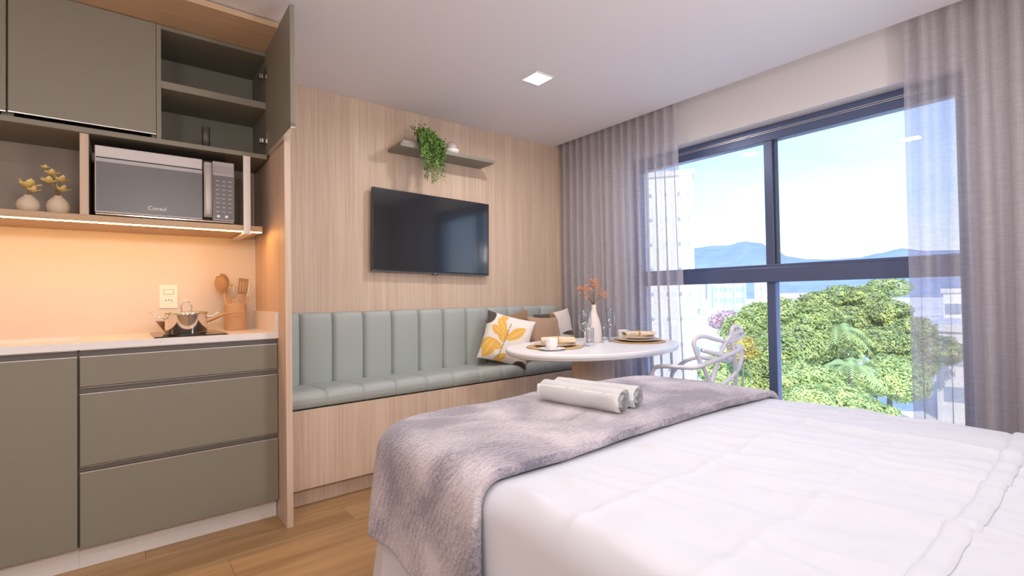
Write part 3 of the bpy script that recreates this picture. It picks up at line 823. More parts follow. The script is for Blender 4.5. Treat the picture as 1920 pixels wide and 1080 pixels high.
def saucer(c, z, label):
    return tag(obj('saucer', lathe([(0, 0), (.04, 0), (.05, .004), (.075, .012), (.074, .0135), (.048, .006), (0, .004)], (c[0], c[1], z), 40), CERAM, None, True), label, 'saucer', 'saucers')
CA = (1.905, 2.03); CB = (2.70, 2.16)
saucer(CA, TZ+.0004, 'white saucer with dark rim under the near cup'); cup(CA, TZ+.0050, math.radians(20), 'white coffee cup on its saucer beside the folded napkin')
saucer(CB, TZ+.0004, 'white saucer behind the stacked plates'); cup(CB, TZ+.0050, math.radians(-35), 'white coffee cup behind the stacked plates')
# napkins with rings
def napkin(c, z, rz, label, L=.19, w=.10, h=.035):
    tt = thing('napkin', label, 'napkin', (c[0], c[1], z), 'folded napkins')
    M = Matrix.Translation((c[0], c[1], z)) @ Matrix.Rotation(rz, 4, 'Z')
    bm = bmesh.new()
    NP = mat('napkin_linen', lin((224, 206, 178)), .9, var=((90, 30, 30), .12, 2))
    def f(u, v):
        x = (u-.5)*L; pinch = .34+.66*min(1, abs(2*u-1)**1.1*1.25)
        a = 2*PI*v
        ruff = 1+.16*math.sin(5*a+u*3)*abs(2*u-1)
        yy = w*.5*pinch*math.cos(a)*ruff; zz = h*.5*(.75+.35*(1-abs(2*u-1)))*(math.sin(a)*ruff)+h*.55
        return M @ Vector((x, yy, max(.0, zz)))
    grid(f, 28, 30, bm)
    obj('cloth', bm, NP, tt, True)
    rb = bmesh.new(); seg = 26
    for k in range(seg):
        a = 2*PI*k/seg; p = M @ Vector((0, w*.22*math.cos(a), h*.62+h*.58*math.sin(a)))
        bmesh.ops.create_icosphere(rb, subdivisions=1, radius=.0042, matrix=Matrix.Translation(p))
    obj('bead_ring', rb, mat('bead_gold', lin((206, 156, 66)), .35, .3), tt, True)
napkin((2.045, 2.125), zA+.012, math.radians(-40), 'pleated beige napkin with a gold ring, beside the near cup', .20, .10, .042)
napkin(PB, zA+.030, math.radians(-32), 'pleated beige napkin lying on the stacked plates', .20, .095, .030)
# cutlery at the near setting
t = thing('fork', 'steel fork lying on the placemat behind the near cup', 'fork', (2.14, 2.06, TZ), 'cutlery')
p0, p1 = Vector((2.075, 2.25, TZ+.0096)), Vector((2.20, 2.09, TZ+.0096))
obj('handle', tube([p0, p0+(p1-p0)*.5, p1], [.004, .0025, .003], 8, flat=.5), STEEL, t, True)
dd = (p1-p0).normalized(); nn = Vector((-dd.y, dd.x, 0))
for i in range(4):
    q = p1+nn*(i-1.5)*.005
    obj('tine', tube([p1, q+dd*.012, q+dd*.05], .0012, 6), STEEL, t, True)
# glasses
def wine(c, label):
    tt = thing('wine_glass', label, 'wine glass', (c[0], c[1], TZ), 'wine glasses')
    z = TZ+.0003
    obj('foot', lathe([(0, 0), (.033, 0), (.034, .0015), (.012, .004), (.004, .010), (0, .010)], (c[0], c[1], z), 32), CRYST, tt, True)
    obj('stem', lathe([(.004, .010), (.0032, .03), (.0034, .07), (.006, .086), (0, .088)], (c[0], c[1], z), 16), mat('crystal_stem', (.86, .88, .9), .05, .6), tt, True)
    obj('bowl', lathe([(.0, .085), (.010, .088), (.026, .100), (.037, .122), (.041, .150), (.039, .185), (.034, .218), (.0328, .218), (.0378, .185), (.0398, .150), (.036, .123), (.025, .102), (0, .0885)], (c[0], c[1], z), 40), CRYST, tt, True)
wine((2.195, 2.045), 'wine glass nearer the camera, in front of the tumbler')
wine((2.545, 2.145), 'wine glass at the right of the white vase')
def tumbler(c, label):
    tt = thing('water_tumbler', label, 'glass', (c[0], c[1], TZ), 'water tumblers')
    z = TZ+.0003
    obj('wall', lathe([(.028, 0), (.032, .105), (.0308, .105), (.027, .006)], (c[0], c[1], z), 36), CRYST, tt, True)
    obj('base', lathe([(0, 0), (.028, 0), (.0285, .012), (0, .012)], (c[0], c[1], z), 36), mat('tumbler_base', (.72, .76, .82), .08, .2), tt, True)
tumbler((2.275, 2.085), 'clear tumbler beside the stem of the nearer wine glass')
tumbler((2.475, 2.13), 'clear tumbler between the white vase and the wine glass at its right')
t = thing('flower_vase', 'white bottle vase with an orange blossom twig at the middle of the table', 'vase', (2.40, 2.155, TZ))
VC = Vector((2.40, 2.155, TZ+.0003))
obj('body', lathe([(0, 0), (.044, 0), (.048, .006), (.050, .05), (.047, .10), (.036, .15), (.022, .185), (.015, .22), (.0155, .245), (.0125, .245), (.012, .215), (0, .20)], tuple(VC), 36), mat('matt_white_vase', lin((226, 214, 204)), .6), t, True)
OR = mat('orange_blossom', lin((240, 176, 136)), .7, var=((50, 50, 50), .3, 2))
rg = random.Random(11)
right = Vector((.78, -.62, 0))
tips = [(-.075, .335), (-.055, .35), (-.03, .345), (.0, .40), (.015, .39), (.05, .315), (.065, .305), (-.055, .30), (-.01, .37), (.02, .355), (-.09, .35)]
for (a, zz) in tips:
    tip = VC+right*a+Vector((rg.uniform(-.01, .01), rg.uniform(-.02, .02), zz))
    st = obj('twig', tube([VC+Vector((0, 0, .22)), VC+Vector((0, 0, .26))+right*a*.15, VC+right*a*.6+Vector((0, 0, .26+(zz-.26)*.55)), tip], .0012, 5), mat('twig_brown', lin((120, 84, 60)), .8), t)
    fb = bmesh.new()
    for kk in range(9):
        cpt = tip+Vector((rg.gauss(0, .010), rg.gauss(0, .010), rg.gauss(0, .009)))
        for i in range(4): petal_bm(fb, cpt, i*PI/2+kk, rg.uniform(.1, .9), .013, .010)
    obj('blossom', fb, OR, st)

# ================================================================== chair of bent tubes
t = thing('tube_chair', 'white chair of looping bent tubes between the bed and the window', 'chair', (2.64, 1.62, 0))
CW = mat('chair_white', lin((226, 224, 232)), .4)
R_ = .0125
obj('seat', grid(lambda u, v: (2.44+.42*u, 1.46+.40*v, .47-.012*math.sin(PI*u)*math.sin(PI*v)+.008*v), 10, 10), CW, t, True)
sm_ = t.children[-1].modifiers.new('s', 'SOLIDIFY'); sm_.thickness = .018
rail = [(2.44, 1.46, .465), (2.43, 1.66, .468), (2.46, 1.86, .470), (2.65, 1.88, .470), (2.85, 1.86, .468), (2.87, 1.66, .468), (2.86, 1.46, .465), (2.65, 1.44, .462), (2.44, 1.46, .465)]
obj('seat_rail', tube(rail, R_, 10), CW, t, True)
obj('leg', tube([(2.405, 1.815, 0), (2.408, 1.80, .25), (2.415, 1.775, .47), (2.425, 1.745, .57)], R_, 10), CW, t, True)
obj('leg', tube([(2.895, 1.93, 0), (2.885, 1.92, .25), (2.875, 1.905, .47), (2.87, 1.885, .53)], R_, 10), CW, t, True)
obj('leg', tube([(2.40, 1.36, 0), (2.42, 1.40, .25), (2.45, 1.45, .46)], R_, 10), CW, t, True)
obj('leg', tube([(2.90, 1.34, 0), (2.89, 1.38, .25), (2.87, 1.43, .46)], R_, 10), CW, t, True)
obj('arm', tube([(2.425, 1.745, .57), (2.43, 1.715, .620), (2.43, 1.64, .636), (2.44, 1.55, .638), (2.47, 1.48, .642), (2.56, 1.435, .670), (2.68, 1.40, .700), (2.77, 1.39, .725), (2.85, 1.43, .735)], R_, 10), CW, t, True)
obj('arm', tube([(2.87, 1.885, .53), (2.87, 1.84, .575), (2.87, 1.78, .615), (2.87, 1.70, .640), (2.86, 1.60, .640), (2.83, 1.50, .640), (2.74, 1.43, .665), (2.62, 1.42, .70), (2.50, 1.46, .735)], R_, 10), CW, t, True)
obj('back_loop', tube([(2.60, 1.455, .47), (2.555, 1.46, .58), (2.50, 1.475, .68), (2.475, 1.49, .755), (2.49, 1.49, .800), (2.545, 1.47, .808), (2.63, 1.445, .785), (2.71, 1.42, .770), (2.79, 1.40, .785), (2.86, 1.41, .800)], R_, 10), CW, t, True)
obj('back_loop', tube([(2.52, 1.465, .47), (2.575, 1.455, .54), (2.62, 1.445, .63), (2.67, 1.43, .74), (2.72, 1.415, .795), (2.80, 1.395, .825), (2.86, 1.42, .80)], R_, 10), CW, t, True)
obj('back_loop', tube([(2.815, 1.44, .46), (2.79, 1.42, .58), (2.755, 1.41, .70), (2.73, 1.41, .79), (2.735, 1.405, .845), (2.77, 1.40, .855), (2.82, 1.40, .83), (2.875, 1.43, .80)], R_, 10), CW, t, True)
obj('back_loop', tube([(2.86, 1.42, .735), (2.82, 1.40, .66), (2.79, 1.41, .60), (2.73, 1.43, .55), (2.66, 1.44, .525), (2.58, 1.45, .52)], R_*.9, 10), CW, t, True)

# ================================================================== curtains
def curtain(name, label, x0, ya, yb, z0, z1, folds, amp, m, cat='curtain', over=.0, seed=0, lean=0., top_amp=.6, nz=26):
    rg = random.Random(seed)
    ph = [rg.uniform(-.8, .8) for _ in range(int(abs(folds))+3)]
    nu = int(folds*18)
    def f(u, v):
        z = z0+(z1-z0)*v
        k = u*folds
        i = int(k); w = k-i
        jit = ph[i]*(1-w)+ph[i+1]*w
        a = amp*(top_amp+(1-top_amp)*(1-v))*(1+.35*jit)
        th = 2*PI*(k+.12*jit+.05*math.sin(3*v+jit*4))
        y = ya+(yb-ya)*u+over*math.sin(2*th)*(.6+.6*(1-v))+lean*(1-v)*(u)
        x = x0+a*(math.sin(th)+.22*math.sin(2*th+jit))+.006*math.sin(9*v+jit*5)*(1-v)
        return (x, y, z)
    o = obj(name, grid(f, nu, nz), m, None, True)
    return tag(o, label, cat)
curtain('linen_curtain', 'taupe see-through linen curtain gathered in the corner beside the bench', 3.01, 3.06, 1.905, .02, 2.44, 15, .040, SHEER, over=.007, seed=3, lean=-.05)
curtain('linen_curtain', 'taupe see-through linen curtain at the head side of the bed, right of the window', 3.01, .655, -.48, .02, 2.44, 11, .050, SHEER, over=.008, seed=5, lean=-.02, top_amp=.5)

# ================================================================== bed
BX0, BX1, BY0, BY1, BZ = .668, 2.225, -.34, 1.655, .600
t = thing('double_bed', 'double bed base and mattress hidden under the white sheet', 'bed', (1.43, .7, 0))
obj('mattress', bx(BX0+.03, BX1-.03, BY0+.03, BY1-.03, .30, BZ-.02, bev=.05, seg=4), mat('mattress_white', (.8, .79, .79), .8), t, True)
obj('base', bx(BX0+.05, BX1-.05, BY0+.05, BY1-.05, .08, .30, bev=.01), mat('bed_base_cloth', (.78, .76, .78), .85), t)
for x in (BX0+.15, BX1-.15):
    for y in (BY0+.15, BY1-.15):
        obj('leg', lathe([(0, 0), (.025, 0), (.03, .08), (0, .08)], (x, y, 0), 14), TVB, t)
def fold_over(p, off, R, r, zt, flare, wavy):
    """lay a flat cloth point over the rounded mattress; returns xyz"""
    x0, x1, y0, y1 = BX0+R, BX1-R, BY0+R, BY1-R
    qx, qy = min(max(p[0], x0), x1), min(max(p[1], y0), y1)
    vx, vy = p[0]-qx, p[1]-qy
    rho = math.hypot(vx, vy); rho0 = R-r+off
    if rho <= rho0: return Vector((p[0], p[1], zt))
    nx, ny = vx/rho, vy/rho
    d = rho-rho0; a = min(d/r, PI/2)
    hang = max(0, d-r*PI/2)
    s = p[1] if abs(nx) > abs(ny) else p[0]
    cor = min(abs(nx), abs(ny))*1.41
    wv = wavy*min(1, hang/.25)*(math.sin(s*17+1.3*math.sin(s*5))+.5*math.sin(s*31))*(1-.5*cor)+flare*hang*(1+.7*cor)
    h = rho0+r*math.sin(a)+wv
    z = zt-r*(1-math.cos(a))-hang*(1-.12*cor)
    if z < .012: h += (.012-z)*.5; z = .012+.004*math.sin(h*40)
    return Vector((qx+nx*h, qy+ny*h, z))
CX = [1.19, 1.503, 1.845]; CY = [.69, .425, -.06]
def top_relief(x, y):
    z = .0; fade = min(1, max(0, (.955-y)/.10))
    for c in CX: z += .006*math.exp(-((x-c+.006*math.sin(y*6))/.011)**2)+.009*math.exp(-((x-c)/.05)**2)
    for c in CY: z += .0042*math.exp(-((y-c+.006*math.sin(x*7))/.012)**2)
    z += .010*noise.noise(Vector((x*5., y*2.4, 1.)))+.010*(1-abs(noise.noise(Vector((x*11+y*2, y*3.2, 4.))))*2)+.0035*noise.noise(Vector((x*26, y*9., 7.)))
    yy = y-.203-.01*math.sin(x*3)
    z -= .004*math.exp(-((abs(yy)-.024)/.006)**2)
    return z*fade
def sheet_fn(u, v):
    x = BX0-.53+(BX1-BX0+1.06)*u; y = BY0-.05+(BY1-BY0+.58)*v
    p = fold_over((x, y), 0, .20, .075, BZ, .07, .007)
    e = min(1, max(0, (p.z-(BZ-.06))/.06))
    p.z += e*(top_relief(p.x, p.y)-.004)
    return p
sh = obj('bed_sheet', grid(sheet_fn, 330, 330), SHEET, None, True)
def hem_fn(u, v):
    x = BX0+.16+(BX1-BX0-.22)*u; y = .203+.01*math.sin(x*3)+(v-.5)*.042
    return (x, y, BZ+top_relief(x, y)-.004+.0015+.0028*(1-abs(2*v-1)**6))
obj('hem_band', grid(hem_fn, 120, 8), SHEET, sh, True)
tag(sh, 'creased white cotton sheet covering the bed and hanging to the floor', 'bed sheet')

# plush runner
def plush(name):
    m = bpy.data.materials.new(name); m.use_nodes = True
    n = m.node_tree; b = n.nodes['Principled BSDF']
    b.inputs['Roughness'].default_value = .95; b.inputs['Sheen Weight'].default_value = .55; b.inputs['Sheen Roughness'].default_value = .45
    b.inputs['Specular IOR Level'].default_value = .1
    t = n.nodes.new('ShaderNodeTexCoord')
    big = n.nodes.new('ShaderNodeTexNoise'); big.inputs['Scale'].default_value = 3.2; big.inputs['Detail'].default_value = 3; big.inputs['Distortion'].default_value = .6
    n.links.new(t.outputs['Object'], big.inputs['Vector'])
    wv = n.nodes.new('ShaderNodeTexWave'); wv.wave_type = 'RINGS'; wv.inputs['Scale'].default_value = 16; wv.inputs['Distortion'].default_value = 11; wv.inputs['Detail'].default_value = 3; wv.inputs['Detail Scale'].default_value = 1.0
    n.links.new(t.outputs['Object'], wv.inputs['Vector'])
    fine = n.nodes.new('ShaderNodeTexNoise'); fine.inputs['Scale'].default_value = 170; fine.inputs['Detail'].default_value = 3
    n.links.new(t.outputs['Object'], fine.inputs['Vector'])
    mx = n.nodes.new('ShaderNodeMath'); mx.operation = 'MULTIPLY_ADD'; mx.inputs[1].default_value = .10
    bb_ = n.nodes.new('ShaderNodeMapRange'); bb_.inputs[1].default_value = .36; bb_.inputs[2].default_value = .64; bb_.inputs[3].default_value = .18; bb_.inputs[4].default_value = .62
    n.links.new(big.outputs[0], bb_.inputs[0])
    n.links.new(wv.outputs['Fac'], mx.inputs[0]); n.links.new(bb_.outputs[0], mx.inputs[2])
    m2 = n.nodes.new('ShaderNodeMath'); m2.operation = 'MULTIPLY_ADD'; m2.inputs[1].default_value = .62
    n.links.new(fine.outputs[0], m2.inputs[0]); n.links.new(mx.outputs[0], m2.inputs[2])
    rp = n.nodes.new('ShaderNodeValToRGB')
    rp.color_ramp.elements[0].position = .56; rp.color_ramp.elements[1].position = 1.02
    rp.color_ramp.elements[0].color = (*lin((122, 116, 132)), 1); rp.color_ramp.elements[1].color = (*lin((206, 196, 204)), 1)
    n.links.new(m2.outputs[0], rp.inputs[0]); n.links.new(rp.outputs[0], b.inputs['Base Color'])
    bp = n.nodes.new('ShaderNodeBump'); bp.inputs['Strength'].default_value = 1.0; bp.inputs['Distance'].default_value = .008
    n.links.new(m2.outputs[0], bp.inputs['Height']); n.links.new(bp.outputs[0], b.inputs['Normal'])
    return m
RY0, RY1 = .965, 1.625
def runner_fn(u, v):
    x = BX0-.27-.05*(1-v)+(BX1-BX0+.50+.05*(1-v))*u
    y = RY0+(RY1-RY0)*v+.012*math.sin(x*5)*(1-v)
    hang = max(0, BX0-x)
    y -= hang*.25*(1-v)
    p = fold_over((x, y), .016, .20, .075, BZ+.014, .09, .007)
    e = min(1, max(0, (p.z-.5)/.1))
    p.z += e*(.006*noise.noise(Vector((x*3, y*3, 2)))+.003*noise.noise(Vector((x*9, y*9, 5))))+.0012*noise.noise(Vector((x*60, y*60, p.z*60)))
    p.x -= (1-e)*(.006+.006*math.sin(y*14))*min(1, hang/.2)
    return p
rm = grid(runner_fn, 300, 110)
bmesh.ops.recalc_face_normals(rm, faces=rm.faces[:])
run = obj('bed_runner', rm, plush('plush_grey'), None, True)
sd = run.modifiers.new('thick', 'SOLIDIFY'); sd.thickness = .024; sd.offset = .3
tag(run, 'grey mauve plush throw laid across the foot of the bed', 'throw')

# towels
def towel(a, b, r, label):
    a, b = Vector(a), Vector(b); L = (b-a).length; z = (b-a).normalized()
    x = Vector((0, 0, 1)); x = (x-z*x.dot(z)).normalized(); y = z.cross(x)
    M = Matrix.Translation(a) @ Matrix((x, y, z)).transposed().to_4x4()
    turns = 4.2; nseg = 150; th = r/(turns+.6)
    ns = 18; bm = bmesh.new(); rows = []
    for kk in range(nseg+1):
        f = kk/nseg; ang = -2*PI*turns*f+2.2
        rr = r*(.14+.86*f)
        for side in (0, 1): pass
        row = []
        for s in range(ns+1):
            l = L*s/ns
            wob = .003*noise.noise(Vector((math.cos(ang)*2, math.sin(ang)*2, l*9)))+.0012*noise.noise(Vector((math.cos(ang)*18, math.sin(ang)*18, l*60)))
            endoff = .007*math.sin(kk*.25+3*(s > ns/2))*((s == 0)+(s == ns))*(1 if s else -1)
            q = (rr+wob)
            px_, py_ = q*math.cos(ang), q*math.sin(ang)
            px_ = max(px_, -r*.93)
            row.append(bm.verts.new(M @ Vector((px_, py_, l+endoff))))
        rows.append(row)
    for i in range(nseg):
        for s in range(ns):
            bm.faces.new((rows[i][s], rows[i+1][s], rows[i+1][s+1], rows[i][s+1]))
    bmesh.ops.solidify(bm, geom=bm.faces[:], thickness=th*.9)
    o = obj('rolled_towel', bm, TERRY, None, True, loc=tuple((a+b)/2-Vector((0, 0, r))))
    tag(o, label, 'towel', 'rolled towels on the throw')
zt = BZ+.026
towel((1.335, 1.475, zt+.047), (1.392, 1.118, zt+.047), .0485, 'rolled white towel in front on the throw, its spiral end facing the camera side')
towel((1.425, 1.49, zt+.046), (1.490, 1.130, zt+.046), .046, 'rolled white towel lying behind the front roll on the throw')

# ================================================================== ceiling lamp over the table, and added fill lights
for i, (x, y, pw) in enumerate(LAMPS_AND_FILL):
    lb = ['square recessed ceiling lamp above the dining table', 'added square ceiling fill lamp above the foot of the bed', 'added square ceiling fill lamp by the left wall'][i]
    t = thing('ceiling_lamp', lb, 'lamp', (x, y, 2.335), 'recessed ceiling lamps')
    fm = bmesh.new()
    for a in ((-.070, .070, -.070, -.062), (-.070, .070, .062, .070), (-.070, -.062, -.062, .062), (.062, .070, -.062, .062)):
        box(fm, x+a[0], x+a[1], y+a[2], y+a[3], 2.3345, 2.3405)
    obj('frame', fm, CERAM, t)
    obj('diffuser', bx(x-.062, x+.062, y-.062, y+.062, 2.336, 2.3405), LAMPM, t)

for i, (x, z, pw) in enumerate(FILL_PANELS):  # glowing panels added behind the camera to brighten the room from the front
    lb = ['added unseen fill panel on the rear wall, left of the bed head', 'added unseen fill panel on the rear wall above the bed head', 'added unseen fill panel on the rear wall by the left corner'][i]
    t = thing('fill_panel', lb, 'lamp', (x, -.5, z), 'added fill panels on the rear wall')
    obj('back_plate', bx(x-.18, x+.18, -.4995, -.47, z-.13, z+.13, bev=.004), CERAM, t)
    obj('fill_front', bx(x-.175, x+.175, -.47, -.392, z-.125, z+.125, bev=.01), mat('fill_panel_glow', (.9, .88, .85), .8, emit=(1, .95, .9), estr=1.2), t)

# ================================================================== the town outside
def far(az, sl, d): return Vector((d*math.sin(math.radians(az)), d*math.cos(math.radians(az)), 1.05+sl*d))
gm = bmesh.new(); box(gm, 8, 1400, -900, 1400, -10.6, -10)
struct('ground', gm, mat('pale_pavement', (.78, .74, .70), .9, var=((.05, .05, .05), .25, 3)))
# hills, distance haze painted into their blue base colour
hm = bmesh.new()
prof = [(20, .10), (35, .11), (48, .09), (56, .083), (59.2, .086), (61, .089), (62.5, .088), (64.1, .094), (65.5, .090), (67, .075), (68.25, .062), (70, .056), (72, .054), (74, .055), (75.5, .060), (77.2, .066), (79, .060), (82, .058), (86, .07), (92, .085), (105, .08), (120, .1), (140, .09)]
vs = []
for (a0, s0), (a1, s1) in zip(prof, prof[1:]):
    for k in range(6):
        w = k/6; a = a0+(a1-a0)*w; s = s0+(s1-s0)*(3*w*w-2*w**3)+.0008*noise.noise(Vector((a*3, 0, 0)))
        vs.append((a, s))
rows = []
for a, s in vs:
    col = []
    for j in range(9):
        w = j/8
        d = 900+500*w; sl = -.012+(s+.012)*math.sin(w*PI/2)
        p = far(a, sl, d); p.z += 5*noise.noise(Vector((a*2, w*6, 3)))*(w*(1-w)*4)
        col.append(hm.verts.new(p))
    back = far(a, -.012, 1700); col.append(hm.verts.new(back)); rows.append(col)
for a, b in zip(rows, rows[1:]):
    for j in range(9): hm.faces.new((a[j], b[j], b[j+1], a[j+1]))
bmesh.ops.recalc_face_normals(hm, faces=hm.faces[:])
ho = obj('hills', hm, mat('haze_tinted_forest', (.21, .29, .44), .95, var=((.02, .02, .02), .15, 4)), None, True); ho['kind'] = 'structure'

BWHITE = mat('building_white', (.82, .80, .78), .8); BWIN = mat('building_window', (.30, .38, .48), .3); BBLUE = mat('building_blue', (.22, .42, .56), .5)
BCON = mat('building_pale', (.72, .70, .68), .8); ROOF = mat('clay_roof', lin((214, 176, 164)), .8)
def block(name, label, az0, az1, d, sl_top, cols, rows_, depth=12, m=BWHITE, win=(1.3, 1.4), zb=-10.0, strips=(), group='buildings of the town', roof=None):
    """a building whose face looks back at the room, between two bearings at distance d"""
    a, b = far(az0, 0, d), far(az1, 0, d)
    w = (b-a).length; zt_ = 1.05+sl_top*d
    mid = (a+b)/2; ex = (b-a).normalized(); ey = Vector((-ex.y, ex.x, 0))
    if ey.dot(mid) < 0: ey = -ey
    t = thing(name, label, 'building', (mid.x, mid.y, zb), group)
    M = Matrix((( ex.x, ey.x, 0, mid.x), (ex.y, ey.y, 0, mid.y), (0, 0, 1, 0), (0, 0, 0, 1)))
    obj('wall', bx(-w/2, w/2, 0, depth, zb, zt_, M=M), m, t)
    obj('roof_edge', bx(-w/2-.25, w/2+.25, -.25, depth+.25, zt_, zt_+.6, M=M), BCON, t)
    me = None
    for ci in cols:
        x = -w/2+w*ci
        for r in range(rows_):
            z = zt_-2.2-r*3.0
            if z < zb+1: break
            if me is None:
                bm = bx(-win[0]/2, win[0]/2, -.08, .2, -win[1]/2, win[1]/2); me = bpy.data.meshes.new('window')
                rot = Matrix((( ex.x, ey.x, 0, 0), (ex.y, ey.y, 0, 0), (0, 0, 1, 0), (0, 0, 0, 1)))
                bmesh.ops.transform(bm, matrix=rot, verts=bm.verts); bm.to_mesh(me); bm.free(); me.materials.append(BWIN)
            obj_data('window', me, BWIN, t, M @ Vector((x, 0, z))-Vector((mid.x, mid.y, zb)))
    if roof:
        rb = prism([(-.6, zt_+.6), (depth+.6, zt_+.6), (depth*.5, zt_+.6+roof)], -w/2-.6, w/2+.6, 'x')
        bmesh.ops.transform(rb, matrix=M, verts=rb.verts); obj('roof', rb, ROOF, t)
    for (s0, s1, mt) in strips:
        obj('balcony_stack', bx(-w/2+w*s0, -w/2+w*s1, -.5, .1, zb, zt_-.8, M=M), mt, t)
    return t
block('tower_block', 'very tall white tower at the left edge of the view', 51.6, 59.15, 62, .228, (.15, .4, .62, .80, .93), 8, win=(.28, .4))
block('apartment_block', 'white apartment block with blue window columns beyond the chair', 60.4, 64.2, 150, .020, (.22, .36, .48, .60, .78, .88), 10, strips=((.10, .16, BBLUE), (.42, .45, BBLUE), (.66, .70, BBLUE), (.92, .96, BBLUE)), win=(.9, 1.5))
block('apartment_block', 'white slab block right of the blue windowed one', 65.0, 67.0, 190, .018, (.3, .75), 6, win=(.9, 1.3))
block('apartment_block', 'white block at the left of the blue windowed one', 59.2, 60.2, 190, .019, (.5,), 8, win=(.5, 3.0))
block('low_house', 'low white building with small windows behind the chair back', 59.5, 62.3, 84, -.040, (.66, .76, .86), 3, win=(.5, .7))
block('office_block', 'pinkish building with a clay roof seen over the big tree', 66.4, 71.2, 120, -.017, (.1, .3), 2, m=mat('pink_wall', lin((226, 196, 190)), .8), win=(1.2, 1.2), roof=1.1)
block('apartment_block', 'white block seen through the right curtain', 80.0, 82.2, 90, -.006, (.25, .55, .85), 5, win=(1.4, 1.4))
block('low_house', 'pale low building seen low through the right curtain', 79.4, 86.0, 55, -.065, (.2, .45, .7), 3, m=BCON, win=(1.6, 1.2))
block('tower_block', 'white tower seen through the left curtain', 43.0, 49.0, 95, .13, (.2, .45, .7, .9), 10, win=(.8, 1.2))

def leafmat(name, c1, c2):
    m = bpy.data.materials.new(name); m.use_nodes = True
    n = m.node_tree; n.nodes.clear(); o = n.nodes.new('ShaderNodeOutputMaterial')
    t = n.nodes.new('ShaderNodeTexCoord'); tx = n.nodes.new('ShaderNodeTexNoise'); tx.inputs['Scale'].default_value = 1.1; tx.inputs['Detail'].default_value = 6; tx.inputs['Roughness'].default_value = .75
    n.links.new(t.outputs['Object'], tx.inputs['Vector'])
    rp = n.nodes.new('ShaderNodeValToRGB'); rp.color_ramp.elements[0].position = .36; rp.color_ramp.elements[1].position = .64
    rp.color_ramp.elements[0].color = (*c1, 1); rp.color_ramp.elements[1].color = (*c2, 1)
    n.links.new(tx.outputs[0], rp.inputs[0])
    df = n.nodes.new('ShaderNodeBsdfDiffuse'); tl = n.nodes.new('ShaderNodeBsdfTranslucent'); mx = n.nodes.new('ShaderNodeMixShader'); mx.inputs[0].default_value = .3
    n.links.new(rp.outputs[0], df.inputs[0]); n.links.new(rp.outputs[0], tl.inputs[0])
    n.links.new(df.outputs[0], mx.inputs[1]); n.links.new(tl.outputs[0], mx.inputs[2]); n.links.new(mx.outputs[0], o.inputs[0])
    return m
BARK = mat('bark', lin((112, 110, 96)), .9)
G1 = leafmat('leaf_green', lin((118, 142, 92)), lin((206, 216, 142)))
G2 = leafmat('leaf_dark', lin((96, 122, 96)), lin((206, 214, 132)))
G3 = leafmat('leaf_light', lin((142, 168, 110)), lin((222, 232, 160)))
G4 = leafmat('leaf_yellow', lin((170, 158, 84)), lin((226, 210, 130)))
G5 = leafmat('leaf_pink', lin((170, 140, 150)), lin((222, 200, 206)))
def px(x, y):          # bearing and slope of a point of the view
    return 62.92+(x-1375)*(77.5-62.92)/325, (546-y)*.00090
def tree(name, label, lobes, m, d, leafs=.20, per=1500, seed=1, flat=.75, trunk_r=.16):
    rg = random.Random(seed)
    verts = []; faces = []
    cs = []
    for (x, y, r, dd) in lobes:
        az, sl = px(x, y); c = far(az, sl, d+dd); R = r*.00102*(d+dd)*1.0
        cs.append((c, R))
        for i in range(int(per*(r/45)**2)):
            n = Vector((rg.gauss(0, 1), rg.gauss(0, 1), rg.gauss(0, 1))).normalized()
            bumpy = 1+.22*noise.noise(n*2.6+Vector((x, y, 0)))
            p = c+Vector((n.x, n.y, n.z*flat))*R*bumpy*rg.uniform(.80, 1.03)
            q = (n+Vector((rg.uniform(-.8, .8), rg.uniform(-.8, .8), rg.uniform(-.3, .9)))).normalized()
            a = q.orthogonal().normalized(); b = q.cross(a)
            th = rg.uniform(0, PI); a, b = a*math.cos(th)+b*math.sin(th), b*math.cos(th)-a*math.sin(th)
            s = leafs*rg.uniform(.6, 1.25); k = len(verts)
            verts += [p+a*s, p+b*s*.6+q*s*.2, p-a*s, p-b*s*.6+q*s*.2]; faces.append((k, k+1, k+2, k+3))
    base = sum((c for c, _ in cs), Vector())/len(cs); base.z = -10
    t = thing(name, label, 'tree', tuple(base), 'trees below the window')
    me = bpy.data.meshes.new('crown'); me.from_pydata([tuple(v-base) for v in verts], [], faces); me.materials.append(m)
    cr = obj_data('crown', me, m, t); cr['kind'] = 'stuff'
    low = min(c.z for c, _ in cs)
    tb = bmesh.new()
    tube([base, base+Vector((.1, .1, (low+10)*.5)), Vector((base.x, base.y, low))], [trunk_r*1.3, trunk_r, trunk_r*.8], 10, tb)
    obj('trunk', tb, BARK, t, True)
    lb = bmesh.new()
    for c, R in cs:
        tube([Vector((base.x, base.y, low-.6)), (Vector((base.x, base.y, low))+c)/2+Vector((0, 0, .1)), c], [trunk_r*.5, trunk_r*.35, trunk_r*.12], 6, lb, n=4)
    obj('branches', lb, BARK, t, True)
    return t
tree('broad_tree', 'big rounded green tree left of the window mullion and behind it', [(1402, 625, 42, 0), (1430, 600, 38, 2), (1475, 598, 46, 2), (1520, 640, 52, 0), (1470, 665, 52, -2), (1545, 600, 38, 2), (1420, 690, 46, -2), (1400, 735, 40, -3), (1470, 735, 44, -3), (1575, 655, 40, 4), (1600, 715, 38, 5), (1560, 690, 34, 3)], G1, 40, 0.105, 5980, 1)
tree('umbrella_tree', 'wide flat topped tree with dark branches behind the palms', [(1548, 566, 30, 0), (1590, 556, 32, 2), (1630, 562, 36, 2), (1665, 585, 36, 0), (1695, 615, 38, 0), (1600, 598, 40, 0), (1655, 640, 44, -3), (1700, 680, 36, -4), (1735, 650, 40, 0)], G2, 52, 0.121, 5720, 2, flat=.55)
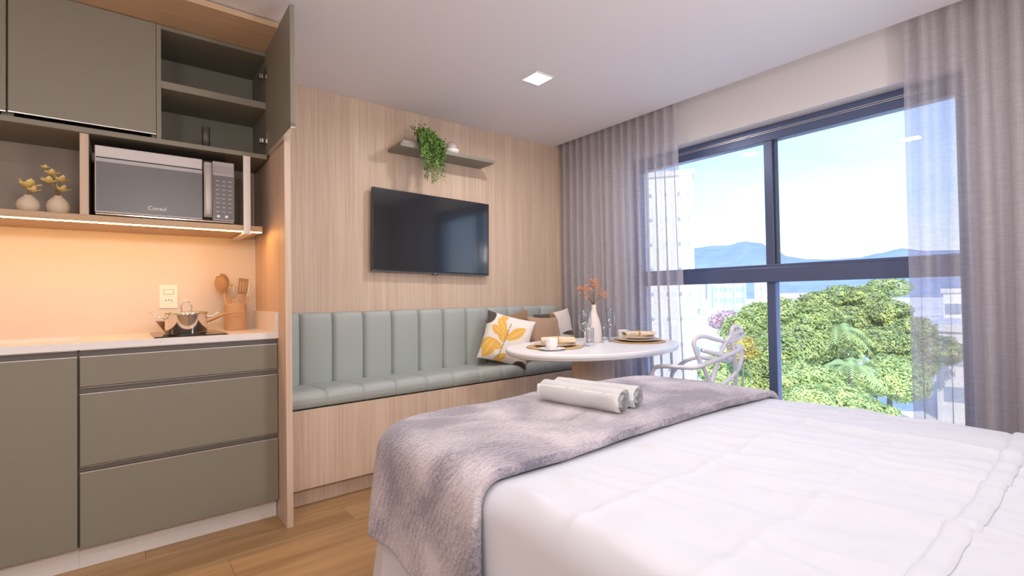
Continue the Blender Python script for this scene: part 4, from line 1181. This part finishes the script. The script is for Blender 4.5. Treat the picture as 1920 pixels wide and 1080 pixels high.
tree('light_tree', 'bright light green tree lowest in front of the palms', [(1500, 715, 36, 0), (1545, 722, 38, 0), (1585, 752, 36, -1), (1530, 765, 44, -2), (1618, 768, 34, -2), (1655, 775, 26, -2)], G3, 30, 0.083, 6240, 3)
tree('yellow_bush_tree', 'small yellowish tree beside the chair back', [(1392, 652, 22, 0), (1382, 672, 18, 0), (1408, 668, 16, 0)], G4, 31, 0.072, 6760, 4, trunk_r=.05)
tree('blossom_tree', 'pale pink blossoming tree above the chair back', [(1340, 606, 18, 0), (1362, 600, 22, 0), (1382, 610, 18, 0)], G5, 62, 0.121, 5720, 5)
tree('round_tree', 'yellow green tree at the right of the palms', [(1650, 708, 34, 0), (1690, 712, 36, 0), (1668, 688, 30, 1)], G3, 38, 0.094, 5980, 6)
tree('far_tree', 'hazy distant tree right above the flat topped tree', [(1660, 538, 18, 0), (1684, 542, 20, 0), (1640, 545, 14, 0)], G1, 85, 0.176, 5200, 7)
tree('low_bush_tree', 'low green tree seen through the chair', [(1345, 690, 26, 0), (1325, 712, 26, 0), (1365, 725, 34, -1)], G3, 34, 0.088, 5720, 8)
def palm(label, x, y, d, L, seed, nf=13):
    rg = random.Random(seed)
    az, sl = px(x, y); c = far(az, sl, d)
    t = thing('palm_tree', label, 'tree', (c.x, c.y, -10), 'palms below the window')
    obj('trunk', tube([(c.x, c.y, -10), (c.x+.1, c.y+.1, (c.z-10)/2), c], [.12, .10, .08], 10), BARK, t, True)
    PM = mat('palm_frond', lin((150, 172, 110)), .6, var=((1, 1, 1), .25, 2))
    for k in range(nf):
        a = 2*PI*k/nf+rg.uniform(-.2, .2); up_ = rg.uniform(.2, 1.1)
        bm = bmesh.new()
        pts = []
        for i in range(22):
            u = i/21; rr = L*u
            pts.append(c+Vector((math.cos(a)*rr*.8, math.sin(a)*rr*.8, L*(up_*u-(.55+.5*up_)*u*u*1.15))))
        tube(pts, .02, 4, bm, n=1)
        for i in range(1, 21):
            d_ = (pts[i+1]-pts[i-1]).normalized(); sd_ = d_.cross(Vector((0, 0, 1))).normalized()
            for s in (-1, 1):
                ll = L*.20*math.sin(PI*(.12+.8*i/21)); tipv = pts[i]+sd_*s*ll+d_*ll*.5-Vector((0, 0, ll*.45))
                bm.faces.new([bm.verts.new(q) for q in (pts[i]-d_*.05, pts[i]+d_*.05, tipv)])
        obj('frond', bm, PM, t)
palm('palm with upright fronds between the two big trees', 1582, 622, 40, 2.6, 1)
palm('drooping palm lower down, behind the bright light tree', 1602, 690, 32, 2.2, 2)
